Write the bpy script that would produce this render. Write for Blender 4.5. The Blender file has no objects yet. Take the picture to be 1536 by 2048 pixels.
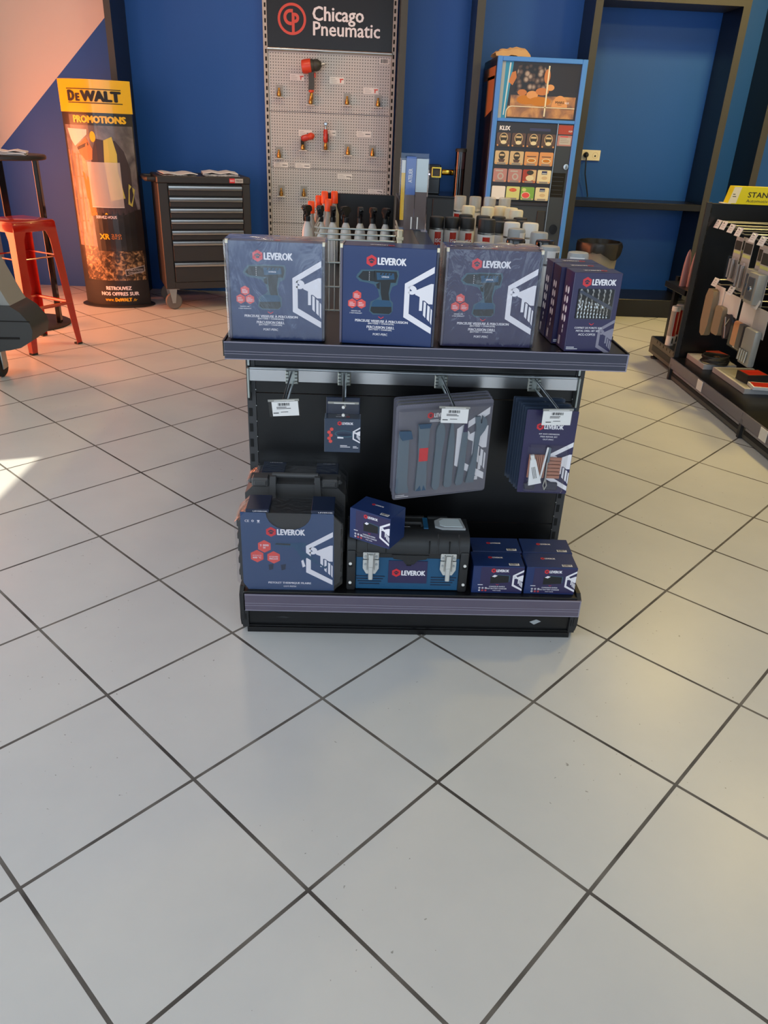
import bpy, bmesh, math, random
from mathutils import Vector, Matrix
from mathutils.geometry import tessellate_polygon
random.seed(7)
SC = bpy.context.scene
COL = SC.collection
PI = math.pi

# ------------------------------------------------------------------ camera
cam_data = bpy.data.cameras.new('camera')
cam = bpy.data.objects.new('camera', cam_data)
COL.objects.link(cam)
_R = Vector((0.99900, -0.02184, 0.03917))
_D = Vector((0.02485, -0.45566, -0.88981))
_F = Vector((0.03728, 0.88989, -0.45466))
_F.normalize(); _R = (_R - _F * _R.dot(_F)).normalized(); _D = _F.cross(_R)
cam.matrix_world = Matrix(((_R.x, -_D.x, -_F.x, 0), (_R.y, -_D.y, -_F.y, 0), (_R.z, -_D.z, -_F.z, 1.3597), (0, 0, 0, 1)))
cam_data.sensor_fit = 'HORIZONTAL'; cam_data.sensor_width = 36.0
cam_data.lens = 1508.734 / 1536 * 36.0
cam_data.clip_start = 0.02
SC.camera = cam
SC.view_settings.view_transform = 'Standard'
SC.view_settings.look = 'None'
SC.view_settings.gamma = 1.0
SC.view_settings.use_curve_mapping = False
SC.view_settings.exposure = -0.24
try:
    SC.cycles.use_denoising = True
    SC.cycles.max_bounces = 10
    SC.cycles.transparent_max_bounces = 16
    SC.cycles.sample_clamp_indirect = 6.0
    SC.cycles.caustics_reflective = False
    SC.cycles.caustics_refractive = False
except Exception:
    pass

# ------------------------------------------------------------------ world, sun, lamps
wd = bpy.data.worlds.new('sky'); SC.world = wd; wd.use_nodes = True
bg = wd.node_tree.nodes['Background']
bg.inputs[0].default_value = (0.62, 0.78, 1.0, 1); bg.inputs[1].default_value = 0.9
def lamp(name, kind, loc, energy, col, rot=(0, 0, 0), size=1, size_y=None, **kw):
    d = bpy.data.lights.new(name, kind); d.energy = energy; d.color = col
    if kind == 'AREA':
        d.shape = 'RECTANGLE' if size_y else 'SQUARE'; d.size = size
        if size_y: d.size_y = size_y
    for k, v in kw.items(): setattr(d, k, v)
    o = bpy.data.objects.new(name, d); COL.objects.link(o); o.location = loc; o.rotation_euler = rot
    return o
SUN_EL = 0.92
SUN_DIR = Vector((0.946 * math.cos(SUN_EL), 0.323 * math.cos(SUN_EL), -math.sin(SUN_EL)))
sun = lamp('sun', 'SUN', (-8, -4, 8), 7.0, (1.0, 0.93, 0.72), angle=0.012)
sun.rotation_euler = SUN_DIR.to_track_quat('-Z', 'Y').to_euler()
lamp('shopfront_daylight', 'AREA', (0.3, -2.95, 1.75), 112, (0.74, 0.89, 1.0), (PI / 2, 0, 0), 7.5, 2.6)
lamp('side_daylight', 'AREA', (-3.06, 1.0, 1.35), 60, (0.90, 0.95, 1.0), (PI / 2, 0, -PI / 2), 3.0, 2.2)
lamp('red_glow_fill', 'AREA', (-3.06, 5.35, .75), 92, (1.0, 0.29, 0.11), (PI / 2, 0, -PI / 2), 1.5, 1.2)  # added fill lamp for the orange-red glow, its real source unknown
LAMPS = [(2.83, 5.45), (2.83, 3.6), (1.0, 5.0), (-0.9, 5.2)]
LAMP_W = [58, 46, 20, 12]

# ------------------------------------------------------------------ materials
def lin(h):
    h = h.lstrip('#')
    def f(c):
        c = c / 255
        return c / 12.92 if c <= 0.04045 else ((c + 0.055) / 1.055) ** 2.4
    return tuple(f(int(h[i:i + 2], 16)) for i in (0, 2, 4)) + (1.0,)
M = {}
def mat(name, hexc, rough=0.5, metal=0.0, spec=0.5, coat=0.0, trans=0.0, emit=None, estr=1.0, alpha=1.0, bump=0, bscale=40):
    m = bpy.data.materials.new(name); m.use_nodes = True
    b = m.node_tree.nodes['Principled BSDF']
    b.inputs['Base Color'].default_value = lin(hexc) if isinstance(hexc, str) else tuple(hexc) + (1,)
    b.inputs['Roughness'].default_value = rough; b.inputs['Metallic'].default_value = metal
    b.inputs['Specular IOR Level'].default_value = spec; b.inputs['Coat Weight'].default_value = coat
    b.inputs['Coat Roughness'].default_value = 0.08
    b.inputs['Transmission Weight'].default_value = trans; b.inputs['Alpha'].default_value = alpha
    if emit:
        b.inputs['Emission Color'].default_value = lin(emit); b.inputs['Emission Strength'].default_value = estr
    if bump:
        nt = m.node_tree
        tc = nt.nodes.new('ShaderNodeTexCoord'); n = nt.nodes.new('ShaderNodeTexNoise'); bp = nt.nodes.new('ShaderNodeBump')
        n.inputs['Scale'].default_value = bscale; n.inputs['Detail'].default_value = 3; bp.inputs['Strength'].default_value = bump
        bp.inputs['Distance'].default_value = 0.01
        nt.links.new(tc.outputs['Object'], n.inputs['Vector']); nt.links.new(n.outputs['Fac'], bp.inputs['Height'])
        nt.links.new(bp.outputs['Normal'], b.inputs['Normal'])
    M[name] = m
    return m
class NT:
    """small helper for hand-made node trees"""
    def __init__(s, name):
        s.m = bpy.data.materials.new(name); s.m.use_nodes = True; s.t = s.m.node_tree
        s.b = s.t.nodes['Principled BSDF']; s.out = s.t.nodes['Material Output']; M[name] = s.m
    def n(s, typ, **kw):
        x = s.t.nodes.new('ShaderNode' + typ)
        for k, v in kw.items():
            if k.startswith('i_'):
                key = k[2:]; key = int(key) if key.isdigit() else key.replace('_', ' ')
                if hasattr(v, 'is_output') or isinstance(v, bpy.types.NodeSocket): s.t.links.new(v, x.inputs[key])
                else: x.inputs[key].default_value = v
            else: setattr(x, k, v)
        return x
    def math(s, op, a, b=0.0, c=0.0):
        x = s.t.nodes.new('ShaderNodeMath'); x.operation = op
        for i, v in enumerate((a, b, c)):
            if isinstance(v, bpy.types.NodeSocket): s.t.links.new(v, x.inputs[i])
            else: x.inputs[i].default_value = v
        return x.outputs[0]
    def mix(s, f, a, b):
        x = s.t.nodes.new('ShaderNodeMix'); x.data_type = 'RGBA'
        for i, v in ((0, f), (6, a), (7, b)):
            if isinstance(v, bpy.types.NodeSocket): s.t.links.new(v, x.inputs[i])
            else: x.inputs[i].default_value = v
        return x.outputs[2]
    def ln(s, a, b): s.t.links.new(a, b)
def ramp(t, fac, stops):
    r = t.n('ValToRGB'); t.ln(fac, r.inputs[0]); e = r.color_ramp.elements
    while len(e) < len(stops): e.new(0.5)
    for i, (p, c) in enumerate(stops): e[i].position = p; e[i].color = lin(c) if isinstance(c, str) else c
    return r.outputs[0]

# floor tiles, laid diagonally: 0.40 m squares
t = NT('floor_tile')
tc = t.n('TexCoord')
mp = t.n('Mapping', vector_type='TEXTURE', i_Location=(-0.076, 0.997, 0), i_Rotation=(0, 0, PI / 4), i_Scale=(0.4, 0.4, 1))
t.ln(tc.outputs['Object'], mp.inputs['Vector'])
sp = t.n('SeparateXYZ'); t.ln(mp.outputs[0], sp.inputs[0])
def edge(o):
    fr = t.math('FRACT', o); a = t.math('MINIMUM', fr, t.math('SUBTRACT', 1.0, fr)); return a
e = t.math('MINIMUM', edge(sp.outputs[0]), edge(sp.outputs[1]))
grout = t.math('LESS_THAN', e, 0.0100)
fl = t.n('Combine' + 'XYZ'); t.ln(t.math('FLOOR', sp.outputs[0]), fl.inputs[0]); t.ln(t.math('FLOOR', sp.outputs[1]), fl.inputs[1])
wn = t.n('TexWhiteNoise'); t.ln(fl.outputs[0], wn.inputs['Vector'])
nz = t.n('TexNoise', i_Scale=2.3, i_Detail=5.0, i_Roughness=0.6); t.ln(tc.outputs['Object'], nz.inputs['Vector'])
base = ramp(t, nz.outputs['Fac'], [(0.3, '#bfc1c2'), (0.7, '#c9cac9')])
base = t.mix(t.math('MULTIPLY', wn.outputs['Value'], 0.10), base, lin('#b5b7b4'))
sk = t.n('TexNoise', i_Scale=75.0, i_Detail=2.0); t.ln(tc.outputs['Object'], sk.inputs['Vector'])
sk2 = t.n('TexNoise', i_Scale=1.7, i_Detail=2.0); t.ln(tc.outputs['Object'], sk2.inputs['Vector'])
speck = t.math('MULTIPLY', t.math('GREATER_THAN', sk.outputs['Fac'], 0.735), t.math('GREATER_THAN', sk2.outputs['Fac'], 0.5))
base = t.mix(t.math('MULTIPLY', speck, 0.6), base, lin('#55524c'))
gn = t.n('TexNoise', i_Scale=6.0, i_Detail=3.0); t.ln(tc.outputs['Object'], gn.inputs['Vector'])
gcol = ramp(t, gn.outputs['Fac'], [(0.35, '#3d3a38'), (0.65, '#716d68')])
t.ln(t.mix(grout, base, gcol), t.b.inputs['Base Color'])
t.ln(t.math('MULTIPLY_ADD', grout, 0.5, 0.34), t.b.inputs['Roughness'])
t.b.inputs['Specular IOR Level'].default_value = 0.4
bp = t.n('Bump', i_Strength=0.5, i_Distance=0.002)
t.ln(t.math('SUBTRACT', 1.0, t.math('LESS_THAN', e, 0.013)), bp.inputs['Height']); t.ln(bp.outputs[0], t.b.inputs['Normal'])

mat('wall_white', '#d8d2cb', 0.7, bump=0.05, bscale=120)
mat('wall_blue', '#1153a6', 0.55, bump=0.06, bscale=150)
mat('ceiling_white', '#d9d9d6', 0.8)
mat('frame_grey', '#3a3936', 0.5)
mat('shelf_black', '#0c0c0e', 0.32); mat('upright_dark', '#38383a', 0.5); mat('kick_grey', '#5d5a52', 0.45); mat('upright_grey', '#b9b5b1', 0.5)
mat('black_matte', '#131316', 0.6)
mat('black_gloss', '#0b0b0e', 0.14)
mat('black_plastic', '#202123', 0.5, bump=0.04, bscale=300)
mat('grey_black', '#2b2b2d', 0.5)
mat('slot_dark', '#040404', 0.8)
mat('chrome', '#d9dadc', 0.12, 1.0); mat('rail_chrome', '#c9c9cb', 0.26, 1.0); mat('silver', '#d9dad7', 0.3, 0.45); mat('sign_black', '#191314', 0.3, spec=0.35)
mat('slate_card', '#303d52', 0.36, coat=0.2); mat('sleeve_blue', '#2a4670', 0.36, coat=0.2); mat('case_grey', '#4a4a4b', 0.5, bump=0.04, bscale=300)
mat('steel', '#b9bcbd', 0.28, 1.0)
mat('galvanised', '#aab0ac', 0.42, 0.85)
mat('brass', '#c9934a', 0.25, 1.0)
mat('gold', '#d8b54a', 0.2, 1.0)
mat('white_plastic', '#e4e2de', 0.4)
mat('cream_plastic', '#e9dfc2', 0.4)
mat('grey_plastic', '#a4a8ab', 0.4)
mat('paper', '#e9e7e6', 0.6)
mat('paper_grey', '#b9b5b4', 0.6)
mat('kraft', '#c09a72', 0.7)
mat('ink', '#1c1c20', 0.6)
mat('red_print', '#d7303a', 0.4)
mat('coral_print', '#e2524c', 0.4)
mat('navy_card', '#172f63', 0.34, coat=0.25, bump=0.05, bscale=14)
mat('navy_dark', '#17243e', 0.35, coat=0.2)
mat('violet_card', '#2b2650', 0.34, coat=0.25)
mat('white_print', '#eeeaf0', 0.4)
mat('strip_violet', '#5c5466', 0.22, coat=0.5)
mat('strip_navy', '#2c2d40', 0.22, coat=0.5)
mat('strip_edge', '#8a8596', 0.2, coat=0.5)
mat('drill_blue', '#1d4a6c', 0.4)
mat('drill_black', '#15181c', 0.4)
mat('drill_glow', '#3a5a6c', 0.4)
mat('tool_blue', '#1a5278', 0.45, bump=0.05, bscale=260)
mat('tool_grey', '#61707e', 0.42)
mat('card_grey', '#706f7d', 0.4, coat=0.2)
mat('rubber', '#232220', 0.75)
mat('red_paint', '#a81808', 0.22, coat=0.6)
mat('orange_plastic', '#f5501c', 0.35)
mat('machine_grey', '#8b8e8c', 0.45)
mat('machine_dark', '#333637', 0.5, bump=0.05, bscale=300)
mat('yellow_print', '#f2bd16', 0.3, coat=0.4)
mat('lime_print', '#e0d213', 0.4)
mat('vend_blue', '#4a88dc', 0.35)
mat('vend_dark', '#231c1d', 0.3)
mat('vend_grey', '#33373b', 0.35)
mat('peach', '#d99b66', 0.5); mat('skin_print', '#c0794a', 0.5)
mat('amber', '#c07a28', 0.5); mat('cyan_print', '#2f8cb8', 0.4)
mat('brown_tile', '#5a4640', 0.4); mat('tan_tile', '#d2b98f', 0.4); mat('pink_tile', '#b98684', 0.4)
mat('green_tile', '#7fb04a', 0.4); mat('lime_tile', '#d3d88a', 0.4); mat('beige_tile', '#e3d8b2', 0.4); mat('red_tile', '#a8422f', 0.4)
mat('grey_tile', '#8f8a86', 0.4)
mat('cpred', '#d4452c', 0.35); mat('can_white', '#dddbd8', 0.3, 0.0, coat=0.3); mat('can_red', '#c33022', 0.3, coat=0.3)
mat('bottle_white', '#c9c7c4', 0.35); mat('pink_glow', '#c08a92', 0.35)
mat('bin_grey', '#85827b', 0.5); mat('bin_bag', '#1b1b1d', 0.35)
mat('sponge', '#cf8d58', 0.8); mat('sponge_dark', '#37343a', 0.8); mat('taupe', '#93836d', 0.8); mat('clear_grey', '#9a9892', 0.3)
mat('blue_leaf', '#4f6db2', 0.35); mat('pale_leaf', '#ccd8dc', 0.35); mat('brown_leaf', '#6b5a56', 0.4)
mat('hivis', '#c9c05a', 0.5); mat('jacket', '#3b3033', 0.5); mat('helmet', '#d9cfcb', 0.4); mat('smoke_tan', '#9c7a63', 0.5)
mat('amber_lamp', '#ffd9a0', 0.5, emit='#ffc36a', estr=14)
mat('led', '#dfe4ff', 0.4, emit='#cfd0ff', estr=6)
mat('wheel_grey', '#6a6663', 0.6)
mat('tube_white', '#e8e8ea', 0.35); mat('tan_strip', '#a8705c', 0.6); mat('pouch_navy', '#2a2b3d', 0.35)

def clear(name, tint, glossf, rough=0.08, wrinkle=0.0, wscale=30):
    t = NT(name); t.t.nodes.remove(t.b)
    tr = t.n('BsdfTransparent'); tr.inputs[0].default_value = lin(tint)
    gl = t.n('BsdfGlossy'); gl.inputs['Roughness'].default_value = rough; gl.inputs[0].default_value = (1, 1, 1, 1)
    fr = t.n('Fresnel', i_IOR=1.45)
    geo = t.n('NewGeometry')
    f = t.math('MULTIPLY', t.math('MINIMUM', t.math('MULTIPLY', fr.outputs[0], glossf), 0.85), t.math('SUBTRACT', 1.0, geo.outputs['Backfacing']))
    mx = t.n('MixShader'); t.ln(f, mx.inputs[0]); t.ln(tr.outputs[0], mx.inputs[1]); t.ln(gl.outputs[0], mx.inputs[2])
    t.ln(mx.outputs[0], t.out.inputs[0])
    if wrinkle:
        tc = t.n('TexCoord'); w = t.n('TexNoise', i_Scale=wscale, i_Detail=4.0, i_Distortion=1.5)
        mp = t.n('Mapping', i_Scale=(1.0, 1.0, 0.35)); t.ln(tc.outputs['Object'], mp.inputs[0]); t.ln(mp.outputs[0], w.inputs['Vector'])
        b = t.n('Bump', i_Strength=wrinkle, i_Distance=0.01); t.ln(w.outputs['Fac'], b.inputs['Height'])
        t.ln(b.outputs[0], gl.inputs['Normal']); t.ln(b.outputs[0], fr.inputs['Normal'])
clear('clear_plastic', '#fbfbfb', 1.3)
clear('frosted', '#d6d2cc', 2.5, 0.3)
clear('film_hazy', '#f4f4f6', 3.0, 0.2, 0.5, 14)
clear('shrink_film', '#f6f6f8', 1.7, 0.14, 0.5, 22)
clear('tinted', '#7d7f90', 1.5)

def milky(name, col, f):
    t = NT(name); tr = t.n('BsdfTransparent'); mx = t.n('MixShader', i_Fac=f); t.b.inputs['Base Color'].default_value = lin(col); t.b.inputs['Roughness'].default_value = 0.25
    t.ln(tr.outputs[0], mx.inputs[1]); t.ln(t.b.outputs[0], mx.inputs[2]); t.ln(mx.outputs[0], t.out.inputs[0])
milky('milky', '#e6e2dc', 0.5); milky('cap_clear', '#e2ddd2', 0.45); milky('strip_cover', '#8d8896', 0.5)
# perforated sheet steel
t = NT('perforated'); tc = t.n('TexCoord'); sp = t.n('SeparateXYZ'); t.ln(tc.outputs['Object'], sp.inputs[0])
def cell(o, pitch): return t.math('SUBTRACT', t.math('FRACT', t.math('DIVIDE', o, pitch)), 0.5)
cx, cz = cell(sp.outputs[0], 0.0205), cell(sp.outputs[2], 0.0205)
d2 = t.math('ADD', t.math('MULTIPLY', cx, cx), t.math('MULTIPLY', cz, cz))
t.ln(t.mix(t.math('LESS_THAN', d2, 0.034), lin('#c3bfbd'), lin('#26262a')), t.b.inputs['Base Color'])
t.b.inputs['Roughness'].default_value = 0.45; t.b.inputs['Metallic'].default_value = 0.1
# coffee beans, rubble, smoke: printed pictures
def vor(name, scale, stops, rough=0.4, noise=0.0, rnd=True):
    t = NT(name); tc = t.n('TexCoord'); v = t.n('TexVoronoi', i_Scale=scale); t.ln(tc.outputs['Object'], v.inputs['Vector'])
    sx = t.n('SeparateXYZ'); t.ln(v.outputs['Color'], sx.inputs[0])
    f = t.math('MULTIPLY', t.math('SUBTRACT', 1.0, t.math('MULTIPLY', v.outputs['Distance'], 1.3)), t.math('ADD', t.math('MULTIPLY', sx.outputs[0], 0.7), 0.3))
    t.ln(ramp(t, f, stops), t.b.inputs['Base Color']); t.b.inputs['Roughness'].default_value = rough
vor('coffee_beans', 30, [(0.06, '#140d0b'), (0.28, '#5a463c'), (0.62, '#a8968a')], 0.3)
vor('side_beans', 30, [(0.1, '#150c0a'), (0.6, '#3f2620'), (0.95, '#6d4436')], 0.3)
def cloudy(name, scale, stops, rough=0.35):
    t = NT(name); tc = t.n('TexCoord'); v = t.n('TexNoise', i_Scale=scale, i_Detail=5.0, i_Distortion=0.8); t.ln(tc.outputs['Object'], v.inputs['Vector'])
    t.ln(ramp(t, v.outputs['Fac'], stops), t.b.inputs['Base Color']); t.b.inputs['Roughness'].default_value = rough
    t.b.inputs['Coat Weight'].default_value = 0.4
cloudy('smoke', 7, [(0.3, '#4a4548'), (0.55, '#77706f'), (0.8, '#a39a96')])
cloudy('site_dust', 9, [(0.3, '#5b4a43'), (0.55, '#9a7b62'), (0.8, '#c8a684')])
cloudy('totem_dark', 8, [(0.3, '#141416'), (0.6, '#26221f'), (0.85, '#4a4038')])
cloudy('warm_blur', 10, [(0.3, '#4a2e16'), (0.5, '#a8702e'), (0.75, '#e0a850')])
cloudy('rubble', 34, [(0.38, '#20170f'), (0.52, '#5f4830'), (0.66, '#b8986a')])
cloudy('newsprint', 60, [(0.35, '#5f5d5e'), (0.5, '#b5b1b0'), (0.7, '#d9d6d4')])
# red film for an added unseen pane that tints the left side
t = NT('added_red_film'); t.t.nodes.remove(t.b)
a = t.n('BsdfTranslucent'); a.inputs[0].default_value = (0.95, 0.16, 0.05, 1)
d = t.n('BsdfDiffuse'); d.inputs[0].default_value = (0.6, 0.05, 0.02, 1)
mx = t.n('MixShader', i_Fac=0.25); t.ln(a.outputs[0], mx.inputs[1]); t.ln(d.outputs[0], mx.inputs[2]); t.ln(mx.outputs[0], t.out.inputs[0])

# ------------------------------------------------------------------ mesh builder
I4 = Matrix.Identity(4)
def fr(o, u, v):
    u = Vector(u).normalized(); v = Vector(v).normalized(); w = u.cross(v)
    return Matrix(((u.x, v.x, w.x, o[0]), (u.y, v.y, w.y, o[1]), (u.z, v.z, w.z, o[2]), (0, 0, 0, 1)))
def FRONT(x, y, z): return fr((x, y, z), (1, 0, 0), (0, 0, 1))
def TOP(x, y, z): return fr((x, y, z), (1, 0, 0), (0, 1, 0))
def TOPR(x, y, z): return fr((x, y, z), (-1, 0, 0), (0, -1, 0))
def LEFT(x, y, z): return fr((x, y, z), (0, -1, 0), (0, 0, 1))
def RIGHT(x, y, z): return fr((x, y, z), (0, 1, 0), (0, 0, 1))
_txt = {}
def text_geo(s, bold):
    k = (s, bold)
    if k not in _txt:
        c = bpy.data.curves.new('t', 'FONT'); c.body = s; c.resolution_u = 2; c.fill_mode = 'FRONT'
        o = bpy.data.objects.new('t', c); COL.objects.link(o)
        me = bpy.data.meshes.new_from_object(o.evaluated_get(bpy.context.evaluated_depsgraph_get()))
        vs = [(v.co.x, v.co.y) for v in me.vertices]; fs = [tuple(p.vertices) for p in me.polygons]
        bpy.data.objects.remove(o); bpy.data.curves.remove(c); bpy.data.meshes.remove(me)
        x0 = min(v[0] for v in vs); x1 = max(v[0] for v in vs); y0 = min(v[1] for v in vs); y1 = max(v[1] for v in vs)
        _txt[k] = ([((x - x0) / (x1 - x0), (y - y0) / (y1 - y0)) for x, y in vs], fs)
    return _txt[k]
class MB:
    def __init__(s, fn=None): s.v = []; s.f = []; s.mi = []; s.mats = []; s.fn = fn
    def add(s, vs, fs, m, T=I4):
        if m not in s.mats: s.mats.append(m)
        k = s.mats.index(m); n = len(s.v)
        for p in vs:
            q = T @ Vector(p); s.v.append(s.fn(q) if s.fn else q)
        for f in fs: s.f.append([n + i for i in f]); s.mi.append(k)
        return s
    def box(s, x0, x1, y0, y1, z0, z1, m, bev=0.0, seg=1, T=I4):
        if bev:
            bm = bmesh.new(); bmesh.ops.create_cube(bm, size=1)
            for v in bm.verts: v.co = Vector(((v.co.x + .5) * (x1 - x0) + x0, (v.co.y + .5) * (y1 - y0) + y0, (v.co.z + .5) * (z1 - z0) + z0))
            bmesh.ops.bevel(bm, geom=bm.edges[:], offset=bev, segments=seg, profile=0.5, affect='EDGES')
            s.bm(bm, m, T); return s
        vs = [(x, y, z) for z in (z0, z1) for y in (y0, y1) for x in (x0, x1)]
        return s.add(vs, [(0, 2, 3, 1), (4, 5, 7, 6), (0, 1, 5, 4), (2, 6, 7, 3), (0, 4, 6, 2), (1, 3, 7, 5)], m, T)
    def bm(s, bm, m, T=I4):
        bm.verts.index_update(); s.add([v.co[:] for v in bm.verts], [[v.index for v in f.verts] for f in bm.faces], m, T); bm.free(); return s
    def lathe(s, prof, m, c=(0, 0, 0), seg=20, T=I4, a0=0, a1=2 * PI):
        full = abs(a1 - a0 - 2 * PI) < 1e-6; n = seg if full else seg + 1
        vs = []; fs = []
        for r, z in prof:
            for i in range(n):
                a = a0 + (a1 - a0) * i / seg; vs.append((c[0] + r * math.cos(a), c[1] + r * math.sin(a), c[2] + z))
        for j in range(len(prof) - 1):
            for i in range(seg):
                k = (i + 1) % n; fs.append((j * n + i, j * n + k, (j + 1) * n + k, (j + 1) * n + i))
        if full:
            if prof[0][0] > 1e-5: fs.append(tuple(range(n))[::-1])
            if prof[-1][0] > 1e-5: fs.append(tuple((len(prof) - 1) * n + i for i in range(n)))
        return s.add(vs, fs, m, T)
    def tube(s, pts, r, m, seg=8, T=I4, closed=False):
        pts = [Vector(p) for p in pts]; n = len(pts); vs = []; fs = []; up = None
        for i, p in enumerate(pts):
            a = pts[i - 1] if i or closed else p; b = pts[(i + 1) % n] if i < n - 1 or closed else p
            d = (b - a).normalized()
            if up is None: up = d.orthogonal().normalized()
            up = (up - d * up.dot(d)).normalized(); q = d.cross(up)
            rr = r[i] if isinstance(r, (list, tuple)) else r
            for k in range(seg):
                t = 2 * PI * k / seg; vs.append(p + (up * math.cos(t) + q * math.sin(t)) * rr)
        for i in range(n if closed else n - 1):
            for k in range(seg):
                a = i * seg; b = ((i + 1) % n) * seg; fs.append((a + k, a + (k + 1) % seg, b + (k + 1) % seg, b + k))
        if not closed: fs.append(tuple(range(seg))[::-1]); fs.append(tuple((n - 1) * seg + k for k in range(seg)))
        return s.add(vs, fs, m, T)
    def prism(s, loop, w0, w1, m, T=I4):
        n = len(loop); tri = tessellate_polygon([[Vector((x, y, 0)) for x, y in loop]])
        vs = [(x, y, w0) for x, y in loop] + [(x, y, w1) for x, y in loop]
        area = sum(loop[i][0] * loop[(i + 1) % n][1] - loop[(i + 1) % n][0] * loop[i][1] for i in range(n))
        fs = []
        for i in range(n):
            j = (i + 1) % n; fs.append((i, j, n + j, n + i) if area > 0 else (j, i, n + i, n + j))
        for a, b, c in tri:
            x = (loop[b][0] - loop[a][0]) * (loop[c][1] - loop[a][1]) - (loop[c][0] - loop[a][0]) * (loop[b][1] - loop[a][1])
            if x < 0: b, c = c, b
            fs.append((n + a, n + b, n + c)); fs.append((a, c, b))
        return s.add(vs, fs, m, T)
    def flat(s, loops, m, T=I4, w=0.0004):
        if not isinstance(loops[0][0], (list, tuple)): loops = [loops]
        pts = [p for l in loops for p in l]
        fs = []
        for a, b, c in tessellate_polygon([[Vector((x, y, 0)) for x, y in l] for l in loops]):
            x = (pts[b][0] - pts[a][0]) * (pts[c][1] - pts[a][1]) - (pts[c][0] - pts[a][0]) * (pts[b][1] - pts[a][1])
            if abs(x) > 1e-12: fs.append((a, b, c) if x > 0 else (a, c, b))
        return s.add([(x, y, w) for x, y in pts], fs, m, T)
    def rect(s, x0, y0, x1, y1, m, T=I4, w=0.0004, n=1):
        vs = []; 
        for i in range(n + 1):
            x = x0 + (x1 - x0) * i / n; vs += [(x, y0, w), (x, y1, w)]
        return s.add(vs, [(2 * i, 2 * i + 2, 2 * i + 3, 2 * i + 1) for i in range(n)], m, T)
    def text(s, t, m, x0, y0, x1, y1, T=I4, w=0.0008, bold=0.02):
        vs, fs = text_geo(t, 0)
        d = bold * (y1 - y0) * 1.3
        for k, (dx, dy) in enumerate(((-d, 0), (d, 0), (0, d * .6), (0, -d * .6), (d * .7, d * .42), (-d * .7, d * .42), (d * .7, -d * .42), (-d * .7, -d * .42))[:8 if y1 - y0 > .03 else 4 if y1 - y0 > .008 else 2]):
            s.add([(x0 + d + a * (x1 - x0 - 2 * d) + dx, y0 + b * (y1 - y0) + dy, w + k * 1e-5) for a, b in vs], fs, m, T)
        return s
    def build(s, name, parent=None, loc=None, ang=35):
        me = bpy.data.meshes.new(name); me.from_pydata([tuple(v) for v in s.v], [], s.f)
        for x in s.mats: me.materials.append(M[x])
        me.polygons.foreach_set('material_index', s.mi); me.polygons.foreach_set('use_smooth', [True] * len(s.f))
        me.update()
        try: me.set_sharp_from_angle(angle=math.radians(ang))
        except Exception: pass
        o = bpy.data.objects.new(name, me); COL.objects.link(o)
        if parent: o.parent = parent
        if loc: o.location = loc
        return o
def tag(o, label, cat, group=None):
    o['label'] = label; o['category'] = cat
    if group: o['group'] = group
    return o
def thing(name, label, cat, loc=(0, 0, 0), rz=0.0, group=None):
    o = bpy.data.objects.new(name, None); COL.objects.link(o); o.location = loc; o.rotation_euler = (0, 0, rz); o.empty_display_size = 0.05
    return tag(o, label, cat, group)
def struct(mb, name):
    o = mb.build(name); o['kind'] = 'structure'; return o
def dup(root, loc, rz=None, label=None, group=None):
    r = root.copy(); COL.objects.link(r); r.location = loc
    if rz is not None: r.rotation_euler = (0, 0, rz)
    if label: r['label'] = label
    if group: r['group'] = group
    for ch in list(root.children):
        c = ch.copy(); COL.objects.link(c); c.parent = r
        for g in list(ch.children):
            d = g.copy(); COL.objects.link(d); d.parent = c
    return r
def circ(cx, cy, rx, ry=None, n=20, a0=0.0, a1=2 * PI):
    ry = rx if ry is None else ry
    k = n if abs(a1 - a0 - 2 * PI) < 1e-6 else n + 1
    return [(cx + rx * math.cos(a0 + (a1 - a0) * i / n), cy + ry * math.sin(a0 + (a1 - a0) * i / n)) for i in range(k)]
def rrect(x0, y0, x1, y1, r, n=4):
    out = []
    for cx, cy, a in ((x1 - r, y0 + r, -PI / 2), (x1 - r, y1 - r, 0), (x0 + r, y1 - r, PI / 2), (x0 + r, y0 + r, PI)):
        out += [(cx + r * math.cos(a + PI / 2 * i / n), cy + r * math.sin(a + PI / 2 * i / n)) for i in range(n + 1)]
    return out
def hexa(cx, cy, r): return [(cx + r * math.sin(PI / 3 * i), cy + r * math.cos(PI / 3 * i)) for i in range(6)][::-1]
# ---- printed marks
def logo(mb, T, cx, cy, w, w0=0.0006, red='red_print', white='white_print'):
    """red hexagon with a helmet and the word beside it, w wide"""
    h = w * 0.115; r = h * 1.25; x0 = cx - w / 2; hx = x0 + r * 0.9
    mb.flat(hexa(hx, cy, r), red, T, w0)
    k = r * 0.5
    mb.flat([(hx - k, cy - k * .1), (hx - k, cy + k * .35), (hx, cy + k * .95), (hx + k, cy + k * .35), (hx + k, cy - k * .1), (hx, cy + k * .3)], 'navy_dark', T, w0 + .0003)
    mb.flat([(hx - k * .8, cy - k * .3), (hx, cy + k * .08), (hx + k * .8, cy - k * .3), (hx + k * .3, cy - k * .8), (hx - k * .3, cy - k * .8)], 'navy_dark', T, w0 + .0003)
    mb.text('LEVEROK', white, hx + r * 1.05, cy - h * .72, x0 + w, cy + h * .72, T, w0 + .0002, 0.05)
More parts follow.
